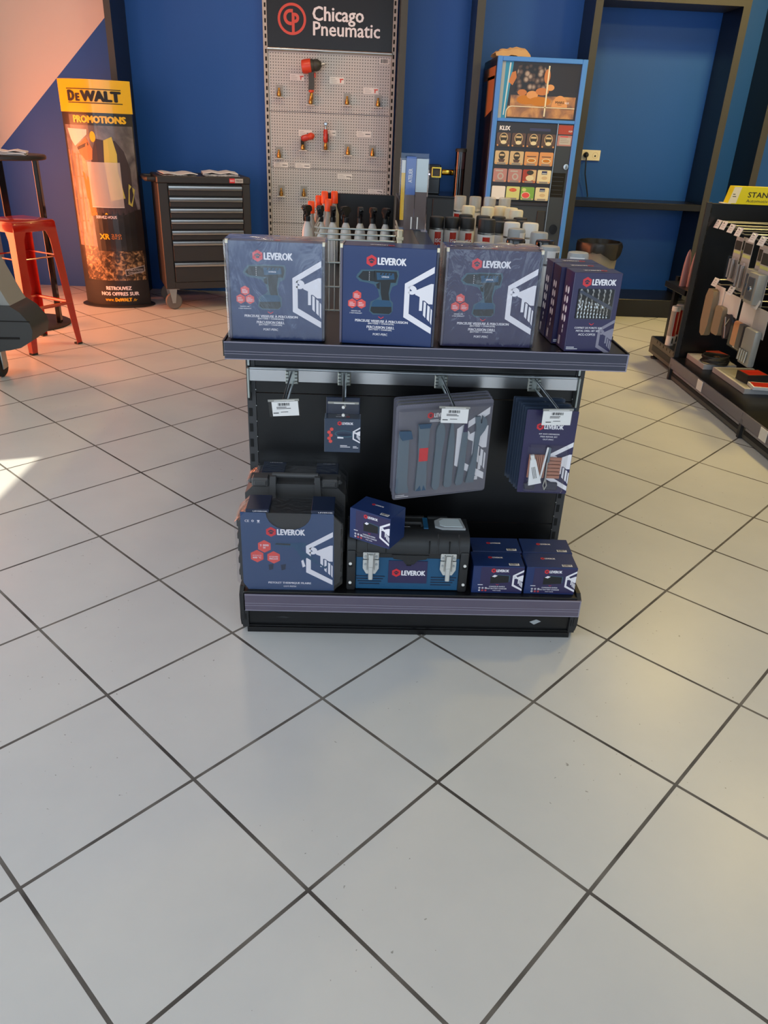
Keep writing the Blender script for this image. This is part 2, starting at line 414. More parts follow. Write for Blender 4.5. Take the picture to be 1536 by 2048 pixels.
def emblem(mb, T, cx, cy, R, clip=1.0, col='white_print', w=0.0006):
    """left part of a hexagon frame with a hand holding a spanner, cut off at the right edge cx"""
    k = 0.866; t = 0.155
    o = [(0, 1.0), (-1.0 * k, .47), (-1.0 * k, -.53), (0, -1.0), (0, -1.0 + t * 1.2), (-(k - t), -.53 + t * .75), (-(k - t), .47 - t * .55), (0, 1.0 - t * 1.2)]
    P = lambda l: [(cx + x * R, cy + y * R) for x, y in l]
    mb.flat(P(o), col, T, w)
    a_ = [(-.645 + .145 * math.cos(a), .29 + .135 * math.sin(a)) for a in [math.radians(q) for q in range(-150, 151, 25)]]
    arm = a_ + [(-.69, .315), (-.64, .27), (-.71, .255)]
    m_ = [(-.56, .30), (-.50, .30), (-.08, .50), (0, .50), (0, -.10), (-.12, -.10), (-.25, .0), (-.31, .0), (-.31, -.31), (-.40, -.31), (-.40, .10), (-.54, .16)]
    mb.flat(P(m_), col, T, w + .0001)
    mb.flat(P(arm), col, T, w)
    for x in (-.27, -.15, -.045):
        y = -.02 - (x + .27) * .9
        mb.flat(P([(x, y), (min(x + .075, 0), y - .05), (min(x + .075, 0), y - .50), (x, y - .42)]), col, T, w)
def barcode(mb, T, x0, y0, x1, y1, m='ink', w=0.0006, n=14):
    rr = random.Random(3); x = x0; st = (x1 - x0) / n
    for i in range(n):
        wd_ = st * rr.choice((.3, .5, .75)); mb.rect(x, y0, min(x + wd_, x1), y1, m, T, w); x += st
def lines(mb, T, x0, y0, x1, n, dy, h, m='ink', w=0.0006, seed=1):
    rr = random.Random(seed)
    for i in range(n): mb.rect(x0, y0 - i * dy, x0 + (x1 - x0) * rr.uniform(.6, 1), y0 - i * dy + h, m, T, w)

# ================================================================== the room
mb = MB(); mb.add([(-3.3, -3.2, 0), (5.2, -3.2, 0), (5.2, 7.0, 0), (-3.3, 7.0, 0)], [(0, 1, 2, 3)], 'floor_tile'); struct(mb, 'floor')
YW = 6.9
mb = MB(); W = fr((0, YW, 0), (1, 0, 0), (0, 0, 1))
mb.box(-3.2, 5.2, YW + .004, YW + .12, 0, 3.2, 'wall_white')
mb.flat([(-3.2, 0), (5.2, 0), (5.2, 3.2), (-1.874, 3.2), (-1.874, 2.154), (-3.2, .852)], 'wall_blue', W, 0.0)
mb.flat([(-3.2, .852), (-1.874, 2.154), (-1.874, 3.2), (-3.2, 3.2)], 'wall_white', W, 0.0)
struct(mb, 'wall_back')
mb = MB(); mb.box(5.0, 5.12, -3.2, 6.9, 0, 3.2, 'wall_white'); struct(mb, 'wall_right')
# left wall with two openings: clear window y -1..2.535 and an added one for the red glow y 4.5..6.3
mb = MB()
for a, b, z0, z1 in ((-3.2, -1.0, 0, 3.2), (-1.0, 2.535, 2.49, 3.2), (2.535, 4.5, 0, 3.2), (4.5, 6.3, 0, .1), (4.5, 6.3, 1.5, 3.2), (6.3, 6.9, 0, 3.2)):
    mb.box(-3.2, -3.1, a, b, z0, z1, 'wall_white')
struct(mb, 'wall_left')
mb = MB(); mb.box(-3.2, 5.2, -3.2, 7.0, 3.2, 3.3, 'ceiling_white'); struct(mb, 'ceiling')
mb = MB()
for x0, x1, z0, z1 in ((-3.2, -3.0, 0, 3.2), (4.3, 5.1, 0, 3.2), (-3.0, 4.3, 3.05, 3.2)): mb.box(x0, x1, -3.2, -3.1, z0, z1, 'wall_white')
struct(mb, 'wall_front')
mb = MB(); mb.box(-3.16, -3.15, 4.5, 6.3, .1, 1.5, 'added_red_film'); struct(mb, 'added_red_pane')  # invented pane out of view, put in to redden the left side
for i, ((x, y), wt) in enumerate(zip(LAMPS, LAMP_W)):
    mb = MB(); mb.lathe([(.0, -.02), (.16, -.02), (.18, .0), (.18, .05)], 'white_plastic', seg=24)
    o = mb.build('ceiling_lamp', loc=(x, y, 3.15)); tag(o, 'round white ceiling lamp above the ' + ('far right aisle', 'near right aisle', 'drinks machine', 'perforated tool board')[i], 'lamp')
    lamp('ceiling_light', 'AREA', (x, y, 3.12), wt, (1.0, 0.72, 0.22) if i < 2 else (1.0, 0.85, 0.6), (0, 0, 0), 0.3)

def post(x0, x1, label, y0=6.52, z1=3.1):
    t = thing('display_post', label, 'post', ((x0 + x1) / 2, YW, 0)); h = (x1 - x0) / 2
    MB().box(-h, h, y0 - YW + .004, -.002, 0, z1, 'shelf_black').build('side_panel', t)
    MB().box(-h, h, y0 - YW, y0 - YW + .004, 0, z1, 'frame_grey').build('front_edge', t)
    return t
post(-1.897, -1.850, 'tall black display post beside the yellow-headed promotion column', 6.5)
post(.236, .286, 'tall black post along the right edge of the perforated tool board')
post(.790, .850, 'tall black post left of the blue drinks machine')
post(3.085, 3.14, 'tall black post at far right behind the yellow sign')
t = thing('wall_bay_frame', 'large black wall frame with a shelf across blue wall, right of the drinks machine', 'wall frame', (2.228, YW, 0))
for x0 in (-.573, .518):
    f = MB().box(x0, x0 + .055, -.356, -.002, 0, 3.1, 'shelf_black').build('upright', t)
    MB().box(x0, x0 + .055, -.36, -.356, 0, 3.1, 'frame_grey').build('front_edge', f)
MB().box(-.518, .518, -.36, -.002, 2.245, 2.32, 'frame_grey').build('top_beam', t)
MB().box(-.518, .518, -.36, -.002, .842, .892, 'shelf_black', .003).build('shelf', t)
MB().box(-.518, .518, -.47, -.002, 0, .146, 'shelf_black', .003).build('plinth', t)

# ================================================================== the end display in the middle (panel faces the viewer)
EX, EY = .170, 1.85
t = thing('gondola_end_display', 'black metal end display on the tiled floor, boxes on top and bottom shelves', 'display shelf', (EX, EY, 0))
mb = MB()
mb.box(-.478, .478, .012, .33, .012, .084, 'shelf_black').box(-.484, .484, .004, .02, 0, .018, 'shelf_black').box(-.48, .48, .006, .012, .02, .024, 'black_gloss')
mb.flat([(-.40, .050), (-.375, .054), (-.36, .049), (-.37, .046)], 'grey_black', FRONT(0, .0115, 0)).flat([(.36, .050), (.38, .059), (.395, .052), (.375, .04)], 'grey_plastic', FRONT(0, .0115, 0))
mb.build('base_plinth', t)
MB().box(-.492, .492, .003, .33, .11, .142, 'shelf_black', .003).build('base_shelf', t)
for s in (-1, 1):
    m = MB(); P = [(-.33, .0), (-.04, 0), (-.012, .02), (.0, .05), (.0, .135), (-.02, .150), (-.33, .150)]
    m.prism(P, -.006, .006, 'black_plastic', fr((s * .4965, 0, 0), (0, -1, 0), (0, 0, 1)))
    for k in range(2): m.box(s * .489 - .0035 + k * .008 - .004, s * .489 - .0035 + k * .008, .0015, .004, .044, .066, 'slot_dark')
    m.box(s * .488 - .009, s * .488 + .009, .002, .03, .02, .078, 'black_plastic')
    m.build('base_bracket', t)
    m = MB().box(s * .492 - .013, s * .492 + .013, .335, .395, 0, .868, 'upright_dark')
    for z in [i * .05 + .16 for i in range(14)]:
        m.box(s * .492 - .009, s * .492 + .001, .3335, .337, z, z + .026, 'slot_dark')
        m.box(s * .478 - .0012, s * .478 + .0012, .331, .335, z + .034, z + .037, 'steel')
    m.build('slotted_upright', t)
def price_strip(x0, x1, y, z0, z1, col, parent, name='price_strip'):
    m = MB().box(x0, x1, y, y + .006, z0, z1, col, .0015)
    h = z1 - z0
    for a, b in ((.0, .05), (.31, .335), (.45, .475), (.95, 1.0)): m.box(x0, x1, y - .0008, y + .0005, z0 + h * a, z0 + h * b, 'strip_edge')
    m.box(x1 - .003, x1, y - .001, y + .006, z0, z1, 'strip_edge')
    return m.build(name, parent)
price_strip(-.487, .501, -.0035, .081, .137, 'strip_violet', t)
m = MB().box(-.478, .478, .338, .35, .636, .86, 'shelf_black'); m.build('upper_back_panel', t)
m = MB().box(-.478, .478, .338, .35, .215, .633, 'shelf_black').box(-.478, .478, .338, .35, .142, .212, 'shelf_black'); m.build('lower_back_panel', t)
m = MB().box(-.497, .490, .318, .330, .676, .712, 'rail_chrome', .001).box(-.497, .490, .322, .332, .712, .716, 'steel')
m.build('hanging_rail', t)
for s in (-1, 1):
    x = -.496 if s < 0 else .486
    MB().box(x - .003, x + .003, .31, .338, .625, .716, 'galvanised', .001).box(x - .003, x + .003, .326, .345, .72, .745, 'galvanised').build('rail_bracket', t)
MB().box(-.505, .503, .0, .345, .848, .873, 'shelf_black', .003).build('top_shelf', t)
for x in (-.506, .504):
    m = MB(); m.prism([(-.345, .80), (-.03, .832), (0, .838), (0, .877), (-.345, .877)], -.002, .002, 'shelf_black', fr((x, 0, 0), (0, -1, 0), (0, 0, 1)))
    m.build('shelf_bracket', t)
price_strip(-.504, .503, -.0065, .832, .876, 'strip_navy', t, 'top_price_strip')

# hooks with label holders
def hook(x, dx, L, tilt, label, paper, seed=1):
    t = thing('display_hook', label, 'hook', (x, 2.166, .705), 0, 'hooks on the chrome rail')
    m = MB().box(-.019, .019, -.004, .0, -.034, .008, 'galvanised', .002)
    for s in (-1, 1):
        m.box(s * .013 - .004, s * .013 + .004, -.009, -.004, -.03, .006, 'galvanised', .001)
        for k in range(3): m.box(s * .013 - .004, s * .013 + .004, -.0098, -.0088, -.024 + k * .010, -.0215 + k * .010, 'grey_black')
    m.build('rail_clip', t)
    MB().tube([(0, -.006, .004), (dx * .5, -L * .5, .002), (dx, -L, 0)], .0034, 'steel').build('label_arm', t)
    MB().tube([(.004, -.006, -.026), (.004 + dx * .5, -L * .5, -.026), (.004 + dx * .92, -L * .88, -.025), (.004 + dx, -L * .93, -.016)], .003, 'steel').build('prong', t)
    T = fr((dx, -L - .002, -.002), (math.cos(tilt), 0, -math.sin(tilt)), (math.sin(tilt) * .98, -.12, math.cos(tilt)))
    h = MB().box(-.041, .041, -.046, .004, -.001, .001, 'clear_plastic', .0, T=T).box(-.041, .041, -.001, .005, .001, .0022, 'clear_grey', T=T).box(-.025, .03, .0, .002, .0022, .0026, 'white_plastic', T=T)
    if not paper:
        h.lathe([(.0, 0), (.0042, 0), (.0042, .004), (0, .005)], 'white_plastic', (0, -.010, .001), 10, T).lathe([(.0, 0), (.0042, 0), (.0042, .004), (0, .005)], 'white_plastic', (0, -.033, .001), 10, T)
    ho = h.build('label_holder', t)
    if paper:
        p = MB().rect(-.036 + paper, -.044, .038, -.002, 'paper', T, .0016)
        barcode(p, T, -.016, -.014, .016, -.006, w=.002)
        lines(p, T, -.02, -.019, .02, 2, .004, .0018, w=.002, seed=seed); lines(p, T, -.03, -.036, -.008, 1, .004, .0024, w=.002); lines(p, T, -.010, -.033, .02, 1, .004, .0015, w=.002)
        p.build('price_label', ho)
hook(-.198, -.001, .245, -.07, 'empty steel hook with white price label, leftmost on the chrome rail', .004, 1)
hook(-.044, .004, .252, 0, 'steel hook with empty clear label holder above the strap box', 0)
hook(.243, .012, .262, 0, 'steel hook with white price label holding the pry tool cards', .002, 3)
hook(.522, .012, .255, -.03, 'steel hook with white price label holding the repair kit cards, rightmost', -.004, 4)

# ---- strap box hanging on the second hook
t = thing('strap_box', 'small slate blue box with strap picture hanging from the second hook', 'box', (-.043, 1.978, .535))
m = MB().box(-.0505, .0505, 0, .042, 0, .101, 'slate_card', .001); F = FRONT(0, 0, 0)
logo(m, F, .008, .087, .044)
for i, (x, z) in enumerate(((-.030, .069), (-.037, .060), (-.032, .051), (-.037, .042), (-.033, .033))): m.flat(hexa(x, z, .0055), 'coral_print', F)
m.flat([circ(.004, .056, .026, .010, 20), circ(.004, .057, .022, .007, 20)[::-1]], 'drill_glow', F); m.flat(circ(.006, .051, .024, .006, 16), 'drill_glow', F, .0003); m.flat(circ(.006, .053, .021, .004, 16), 'navy_dark', F, .0005)
m.rect(-.014, .042, .003, .047, 'white_print', F)
emblem(m, F, .0495, .053, .024); lines(m, F, -.006, .020, .024, 2, .004, .0018, 'white_print'); lines(m, F, .03, .018, .046, 2, .004, .0018, 'white_print')
U = TOPR(0, .021, .1012); logo(m, U, 0, .008, .04); m.rect(-.015, -.008, .016, -.006, 'white_print', U)
m.build('carton', t)
m = MB().box(-.047, .047, .036, .040, .101, .150, 'navy_dark', .001); m.build('hang_tab', t)

# ---- cards of plastic pry tools
def card_outline(w, h, r): return rrect(-w / 2, -h, w / 2, 0, r)
def trim_card(y, label, full, dz=0, dx=0):
    t = thing('pry_tool_card', label, 'tool card', (.242 + dx, 1.9875 + y, .690 + dz), math.radians(17), 'pry tool cards on the third hook')
    W_, H_ = .291, .285; F = FRONT(0, 0, 0)
    c = MB().prism(card_outline(W_, H_, .008), -.002, 0, 'card_grey', F)
    for i in range(36): c.rect(-.135 + i * .0075, -.0045, -.131 + i * .0075, -.003, 'strip_edge', F)
    logo(c, F, -.018, -.036, .07); lines(c, F, -.045, -.051, -.005, 2, .004, .002, 'white_print')
    R = .112; emblem(c, F, .137, -.135, R); lines(c, F, -.137, -.274, -.094, 2, .005, .002, 'white_print')
    for k in ((.1005, -.215), (.116, -.215)): c.flat([(k[0], k[1]), (k[0] + .009, k[1]), (k[0] + .009, k[1] + .04), (k[0], k[1] + .045)], 'white_print', F)
    c.flat([(.096, -.247), (.118, -.247), (.118, -.231), (.107, -.236), (.096, -.231)], 'white_print', F)
    co = c.build('card', t)
    def tool(name, loop, d=.009, m_='tool_grey'):
        b = MB().prism([(x, z) for x, z in loop], .0012, d, m_, F)
        return b
    if full:
        prof = lambda x0, x1, zt, zb, bow=.004: [(x0, zb), (x1, zb), (x1 - bow, (zt + zb) / 2), (x1, zt), (x0, zt), (x0 + bow, (zt + zb) / 2)]
        a = tool('', [(-.137, -.262), (-.102, -.262), (-.100, -.256), (-.106, -.235), (-.106, -.10), (-.1, -.082), (-.135, -.082), (-.137, -.235), (-.139, -.256)])
        a.prism([(-.137, -.082), (-.128, -.098), (-.098, -.095), (-.104, -.072), (-.137, -.070)], .009, .016, 'drill_blue', F); a.build('pry_tool', t)
        a = tool('', prof(-.080, -.046, -.058, -.26)); a.prism(prof(-.0745, -.048, -.128, -.168, 0), .009, .0096, 'red_print', F); a.prism([(-.082, -.055), (-.044, -.055), (-.048, -.068), (-.076, -.068)], .009, .014, 'drill_blue', F)
        a.prism([(-.079, -.26), (-.066, -.243), (-.062, -.26)], .009, .0094, 'drill_blue', F); a.prism([(-.059, -.26), (-.055, -.243), (-.047, -.26)], .009, .0094, 'drill_blue', F); a.build('pry_tool', t)
        a = tool('', [(-.029, -.252), (-.022, -.262), (-.012, -.262), (-.006, -.252), (-.005, -.16), (-.001, -.11), (.001, -.085), (-.003, -.066), (-.013, -.055), (-.022, -.066), (-.026, -.085), (-.025, -.12), (-.027, -.18)]); a.build('pry_tool', t)
        a = tool('', [(.008, -.250), (.013, -.258), (.028, -.258), (.033, -.248), (.032, -.12), (.026, -.075), (.022, -.055), (.018, -.055), (.014, -.1), (.010, -.18)]); a.build('pry_tool', t)
        a = tool('', [(.044, -.247), (.048, -.255), (.062, -.255), (.068, -.247), (.071, -.1), (.066, -.055), (.062, -.055), (.056, -.1), (.050, -.2)]); a.prism([(.058, -.055), (.068, -.055), (.069, -.09), (.056, -.09)], .009, .0095, 'violet_card', F); a.build('pry_tool', t)
        a = tool('', [(.077, -.250), (.103, -.250), (.106, -.2), (.107, -.14), (.110, -.108), (.123, -.09), (.129, -.075), (.126, -.058), (.113, -.046), (.112, -.068), (.108, -.068), (.106, -.047), (.092, -.047), (.096, -.08), (.094, -.16), (.086, -.2)]); a.build('pry_tool', t)
        MB().box(-.142, .142, -.018, -.0005, -.277, -.008, 'clear_plastic', .006).build('blister', t)
    else:
        MB().prism([(x * .97, z * .97 - .004) for x, z in card_outline(W_, H_, .008)], .0006, .013, 'clear_grey', F).build('blister', t)
    return t
trim_card(0, 'grey card of six plastic pry tools, frontmost on the third hook', True)
trim_card(.022, 'pry tool card directly behind the front one, only its edges showing', False, .001, -.001)
trim_card(.044, 'pry tool card second behind the front one on the third hook', False, .002, -.003)
trim_card(.066, 'pry tool card at the back of the third hook, nearest the panel', False, .001, -.004)

# ---- tyre repair kits
names = ['tyre repair kit card at the front with glue tube and red strips showing', 'tyre repair kit card directly behind the front kit', 'tyre repair kit card second behind the front kit', 'tyre repair kit card third behind the front kit',
         'tyre repair kit card fourth behind the front kit', 'tyre repair kit card last but one, next to the gap at the back', 'tyre repair kit card at the very back against the black panel']
for i in range(7):
    y = (0, .018, .034, .052, .068, .096, .112)[i]
    t = thing('repair_kit_card', names[i], 'repair kit', (.533 - .003 * i, 1.952 + y, .687 + .002 * (i % 2)), math.radians((-2, -1, -2, 0, -1, 0, -1)[i]), 'tyre repair kits on the rightmost hook')
    F = FRONT(0, 0, 0); W_, H_ = .142, .25
    c = MB().prism(card_outline(W_, H_, .003), -.0015, 0, 'violet_card' if i == 0 else 'slate_card', F)
    logo(c, F, -.002, -.048, .075); c.text('KIT ANTI CREVAISON', 'white_print', -.03, -.071, .026, -.067, F); c.text('FREE REPAIR SET', 'white_print', -.026, -.079, .022, -.075, F); c.text('OUT-MAC', 'white_print', -.018, -.087, .012, -.083, F)
    emblem(c, F, .07, -.165, .075)
    c.build('card', t)
    if i == 0:
        b = MB()
        for k in range(9): b.box(-.05 + k * .0055, -.0462 + k * .0055, -.007, -.002, -.20, -.13, 'tan_strip')
        for k in range(6): b.box(.002, .042, -.007, -.002, -.20 + k * .011, -.1915 + k * .011, 'tan_strip')
        b.build('rubber_strips', t)
        T = fr((-.036, -.010, -.17), (.97, 0, .26), (-.26, 0, .97))
        b = MB().prism([(-.021, -.048), (.016, -.048), (.011, .028), (-.004, .028)], -.004, .005, 'tube_white', T).box(-.002, .009, .028, .042, -.003, .006, 'white_plastic', .001, T=T)
        for k in range(3): b.box(-.004 + k * .004, -.0025 + k * .004, -.03, .006, .005, .0053, 'ink', T=T)
        b.build('glue_tube', t)
        b = MB().tube([(.004, -.009, -.235), (-.001, -.009, -.222), (.001, -.009, -.21), (.003, -.009, -.20), (.002, -.009, -.15), (.004, -.009, -.12)], .0022, 'steel').tube([(-.012, -.009, -.2), (-.006, -.009, -.15), (-.001, -.009, -.105)], .003, 'tube_white')
        b.tube([(.004, -.009, -.235), (.009, -.009, -.222), (.005, -.009, -.208), (.003, -.009, -.2)], .0022, 'steel').box(.001, .007, -.013, -.006, -.15, -.105, 'tool_grey', .001)
        b.build('plugging_tool', t)
        MB().box(-.054, -.024, -.010, -.002, -.237, -.217, 'pouch_navy', .003).box(.006, .040, -.010, -.002, -.237, -.212, 'pouch_navy', .003).build('pouch', t)
        MB().box(-.058, .056, -.019, -.0005, -.243, -.097, 'clear_plastic', .006).build('blister', t)
    else:
        MB().box(-.058, .056, -.012, -.0005, -.243, -.097, 'clear_plastic', .004).build('blister', t)

# ---- drill boxes on the top shelf
def drill_box(loc, rz, label, col, film):
    t = thing('drill_box', label, 'box', loc, rz, 'percussion drill boxes on the top shelf')
    m = MB(); w, h, d = .112, .233, .078; F = FRONT(0, 0, 0)
    m.box(-w, w, 0, d, 0, h, col, .0012)
    for s in (-1, 1):
        m.box(s * w - .0, s * w + s * .005, -.002, d * .9, .002, h + .002, 'strip_navy' if s > 0 else 'strip_violet') if s > 0 else m.box(-w - .005, -w, -.002, d * .9, .002, h + .002, 'strip_violet')
        m.box(s * (w + .0025) - .003, s * (w + .0025) + .003, -.003, .006, h - .006, h + .003, 'cream_plastic')
    logo(m, F, -.007, .2005, .096)
    m.text('PERCEUSE VISSEUSE À PERCUSSION', 'white_print', -.079, .0555, .051, .063, F, bold=.03); m.text('(BATTERIE + CHARGEUR)', 'white_print', -.047, .0495, .017, .0545, F)
    m.text('PERCUSSION DRILL', 'white_print', -.050, .0405, .0187, .0468, F, bold=.03); m.text('(BATTERY + CHARGER)', 'white_print', -.045, .0348, .012, .0395, F); m.text('PORT-PERC', 'white_print', -.034, .0235, .002, .029, F)
    m.text('GARANTIE 2 ANS', 'white_print', -.089, .0795, -.066, .0822, F); m.text('2 YEAR WARRANTY', 'white_print', -.093, .0745, -.062, .0772, F)
    m.flat([(-.022, .0705), (-.0155, .0665), (-.009, .0705), (-.009, .0685), (-.0155, .0645), (-.022, .0685)], 'red_print', F)
    for x, z in ((-.0756, .1185), (-.0868, .0985), (-.0644, .0985)):
        m.flat(hexa(x, z, .0118), 'coral_print', F); lines(m, F, x - .007, z + .002, x + .007, 3, .0035, .0012, 'white_print', .0008)
    emblem(m, F, .1085, .114, .080)
    G = [(-.079, .161), (-.076, .168), (-.066, .179), (-.03, .181), (.022, .181), (.0245, .172), (.021, .148), (.009, .142), (.004, .125), (.006, .1115), (.0125, .105), (.0125, .085), (.006, .076), (-.036, .074), (-.0455, .082), (-.042, .105), (-.028, .112), (-.021, .118), (-.026, .136), (-.036, .146), (-.048, .149), (-.07, .152)]
    m.flat(G, 'drill_glow', F, .0003)
    m.flat([(-.074, .162), (-.063, .176), (-.034, .177), (-.034, .153), (-.063, .155)], 'drill_black', F, .0006)
    m.flat([(-.036, .178), (.018, .178), (.021, .168), (.017, .152), (-.034, .152)], 'drill_black', F, .0006)
    m.flat([(-.030, .174), (.012, .174), (.014, .160), (-.028, .157)], 'drill_blue', F, .0009); m.text('LEVEROK', 'white_print', -.017, .163, .001, .1665, F, .0011)
    for i in range(4): m.flat([(-.022 + i * .008, .169), (-.018 + i * .008, .169), (-.016 + i * .008, .1735), (-.02 + i * .008, .1735)], 'drill_black', F, .0011)
    m.flat([(-.020, .152), (.005, .152), (.001, .127), (.004, .108), (-.014, .108), (-.018, .125)], 'drill_black', F, .0006); m.flat([(-.030, .147), (-.021, .152), (-.021, .135), (-.028, .138)], 'drill_black', F, .0006)
    m.flat([(-.038, .103), (-.03, .11), (.003, .11), (.009, .103), (.009, .094), (-.04, .092)], 'drill_blue', F, .0007); m.flat([(-.0405, .093), (.009, .095), (.010, .083), (.004, .0775), (-.035, .0775), (-.042, .083)], 'drill_black', F, .0009)
    for i in range(5): m.flat(circ(-.047, .156 + i * .0045, .001, n=6), 'white_print', F, .001)
    U = TOP(0, d / 2, h); logo(m, TOPR(0, d / 2, h), .02, .015, .06, .0008)
    m.build('carton', t)
    if film:
        MB().box(-w - .010, w + .009, -.005, d + .008, -.0, h + .005, film, .004).build('shrink_wrap', t)
    return t
drill_box((-.206, 1.878, .8745), 0.0, 'film-wrapped drill box with hazy glare, left of three on the top shelf', 'navy_card', 'film_hazy')
drill_box((.065, 1.864, .8745), math.radians(-5), 'unwrapped deep blue drill box, middle of three on the top shelf', 'navy_card', None)
drill_box((.318, 1.878, .8745), math.radians(2), 'film-wrapped drill box with painted red reflection, right of three on the top shelf', 'violet_card', 'shrink_film')  # violet carton colour holds the red reflection on the wrap

# ---- boxed drill bit sets
def bit_box(loc, rz, label):
    t = thing('drill_bit_box', label, 'box', loc, rz, 'drill bit set boxes at the right of the top shelf')
    w, h, d = .060, .192, .068; F = FRONT(0, 0, 0)
    m = MB().box(-w, w, 0, d, 0, h, 'violet_card', .001)
    logo(m, F, .004, .170, .085)
    m.flat(rrect(-.046, .082, .045, .155, .003), 'slot_dark', F, .0005)
    m.text('COFFRET DE FORETS X25', 'white_print', -.042, .0575, .028, .062, F); m.text('METAL DRILL BIT SET', 'white_print', -.037, .050, .024, .0545, F); m.text('ACC-COFF25', 'white_print', -.030, .0405, .014, .046, F)
    m.flat([(-.006, .072), (0, .068), (.006, .072), (.006, .070), (0, .066), (-.006, .070)], 'red_print', F)
    emblem(m, F, .0595, .036, .046, col='strip_edge'); lines(m, F, -.056, .010, -.025, 2, .004, .0018, 'white_print')
    S = LEFT(-w, d / 2, 0)
    for j in range(4):
        for i in range(2): m.flat(circ(-.004 + i * .017 - .008, .145 - j * .023, .0062, .009, 10), 'white_print', S)
    for j in range(2): m.flat(circ(.0, .055 - j * .011, .003, .005, 8), 'white_print', S)
    barcode(m, S, -.02, .008, -.006, .03, 'white_print')
    logo(m, TOPR(0, d / 2, h), 0, .005, .06)
    m.build('carton', t)
    b = MB()
    for r_, (n, z0, ln, rad) in enumerate(((10, .084, .045, .0026), (6, .108, .046, .0036))):
        for i in range(n):
            x = -.040 + i * (.0082 if r_ == 0 else .0145) + (.002 if r_ else 0); top = z0 + ln * (1 - (.035 * i if r_ == 0 else 0))
            pts = [(x + .0009 * math.sin(k * 1.7), -.0016 - .001 * r_, z0 + (top - z0) * k / 14) for k in range(15)]
            b.tube(pts, [rad * (.75 + .3 * math.sin(k * 2.1)) for k in range(15)], 'steel', 6)
    b.build('drill_bits', t)
    MB().flat([(-.046, .147), (-.040, .152), (.044, .113), (.044, .104)], 'navy_dark', F, .0066).build('retaining_band', t)
    MB().box(-.046, .045, -.007, -.0006, .082, .155, 'clear_plastic').build('window_film', t)
    return t
bit_box((.572, 1.867, .8745), math.radians(4.5), 'drill bit set box with clear window, frontmost at the right end of the shelf')
bit_box((.556, 1.938, .8745), math.radians(2), 'middle drill bit set box, mostly hidden behind the front one')
bit_box((.552, 2.010, .8745), math.radians(1), 'rearmost drill bit set box against the shelf back')

# ---- heat gun case in its printed sleeve, and the case behind it
t = thing('heat_gun_case', 'film-wrapped heat gun case with blue sleeve, front left on the bottom shelf', 'tool case', (-.187, 1.868, .142))
F = FRONT(0, 0, 0)
OCT = lambda x0, x1, h, c: [(x0 + c, 0), (x1 - c, 0), (x1, c), (x1, h - c), (x1 - c, h), (x0 + c, h), (x0, h - c), (x0, c)]
m = MB().prism(OCT(-.142, .146, .250, .030), -.098, -.004, 'black_plastic', F)
for k in range(5): m.box(.140, .150, .01, .09, .04 + k * .04, .06 + k * .04, 'black_plastic', .002); m.box(-.147, -.138, .01, .09, .04 + k * .04, .06 + k * .04, 'black_plastic', .002)
m.build('case_body', t)
NT_ = [(.063 * math.cos(a), .250 + .052 * math.sin(a)) for a in [PI + PI * i / 12 for i in range(13)]]
sl = [(-.120, .0), (.128, -.001), (.126, .252), (.066, .252)] + NT_[::-1] + [(-.066, .252), (-.134, .252), (-.134, .022)]
m = MB().prism(sl, -.003, 0, 'sleeve_blue', F)  # sleeve blue lightened to carry the haze of the wrap
for x0, x1 in ((-.118, -.054), (.063, .127)):
    m.box(x0, x1, .0, .092, .2525, .262, 'navy_dark', .001)
logo(m, F, -.009, .192, .110)
m.text('CE', 'white_print', -.122, .222, -.110, .229, F); m.text('♲', 'white_print', -.103, .222, -.096, .229, F) if False else m.flat([circ(-.100, .2255, .0035, n=8), circ(-.100, .2255, .002, n=8)[::-1]], 'white_print', F)
m.flat([(-.088, .2285), (-.080, .2285), (-.082, .222), (-.086, .222)], 'white_print', F); m.rect(-.088, .2195, -.080, .2203, 'white_print', F)
for x, z, a, b in ((-.070, .1445, '2 000', 'W'), (-.0915, .112, 'JUSQU’A', '600 °C'), (-.0445, .109, 'ACCESSOIRES', 'INCLUS')):
    m.flat(hexa(x, z, .0205), 'coral_print', F)
    m.text(a, 'white_print', x - .0125, z + .001, x + .0125, z + (.0075 if a == '2 000' else .0045), F, .0012); m.text(b, 'white_print', x - (.004 if b == 'W' else .012), z - .007, x + (.004 if b == 'W' else .012), z - .001, F, .0012)
emblem(m, F, .124, .108, .088)
gun = [(-.042, .150), (-.038, .158), (.008, .157), (.046, .160), (.050, .152), (.046, .146), (.03, .143), (.05, .125), (.085, .095), (.10, .082), (.112, .088), (.104, .074), (.085, .088), (.05, .110), (.038, .098), (.028, .122), (.014, .143), (-.02, .147)]
m.flat(gun, 'drill_blue', F, .0009); m.flat([(-.040, .152), (.004, .150), (.004, .155), (-.036, .156)], 'drill_black', F, .0011); m.flat([(.034, .100), (.040, .104), (.046, .082), (.038, .078)], 'white_print', F, .0011)
for x in (-.06, -.025): m.flat([(x, .085), (x + .015, .088), (x + .013, .070), (x + .002, .066)], 'navy_dark', F, .0008)
m.text('PISTOLET THERMIQUE FILAIRE', 'white_print', -.062, .020, .062, .0275, F, bold=.03); m.text('COT-PISTH', 'white_print', -.018, .010, .018, .015, F)
for x0, x1 in ((-.118, -.054), (.063, .127)): m.text('LEVEROK', 'white_print', x0 + .02, .255, x1 - .004, .2585, F, .0012)
m.build('printed_sleeve', t)
MB().tube([(-.058, .045, .225), (-.05, .042, .24), (.05, .042, .24), (.058, .045, .225)], .009, 'black_plastic').build('handle', t)
MB().prism(OCT(-.150, .153, .254, .030), -.104, .006, 'shrink_film', F).build('shrink_wrap', t)

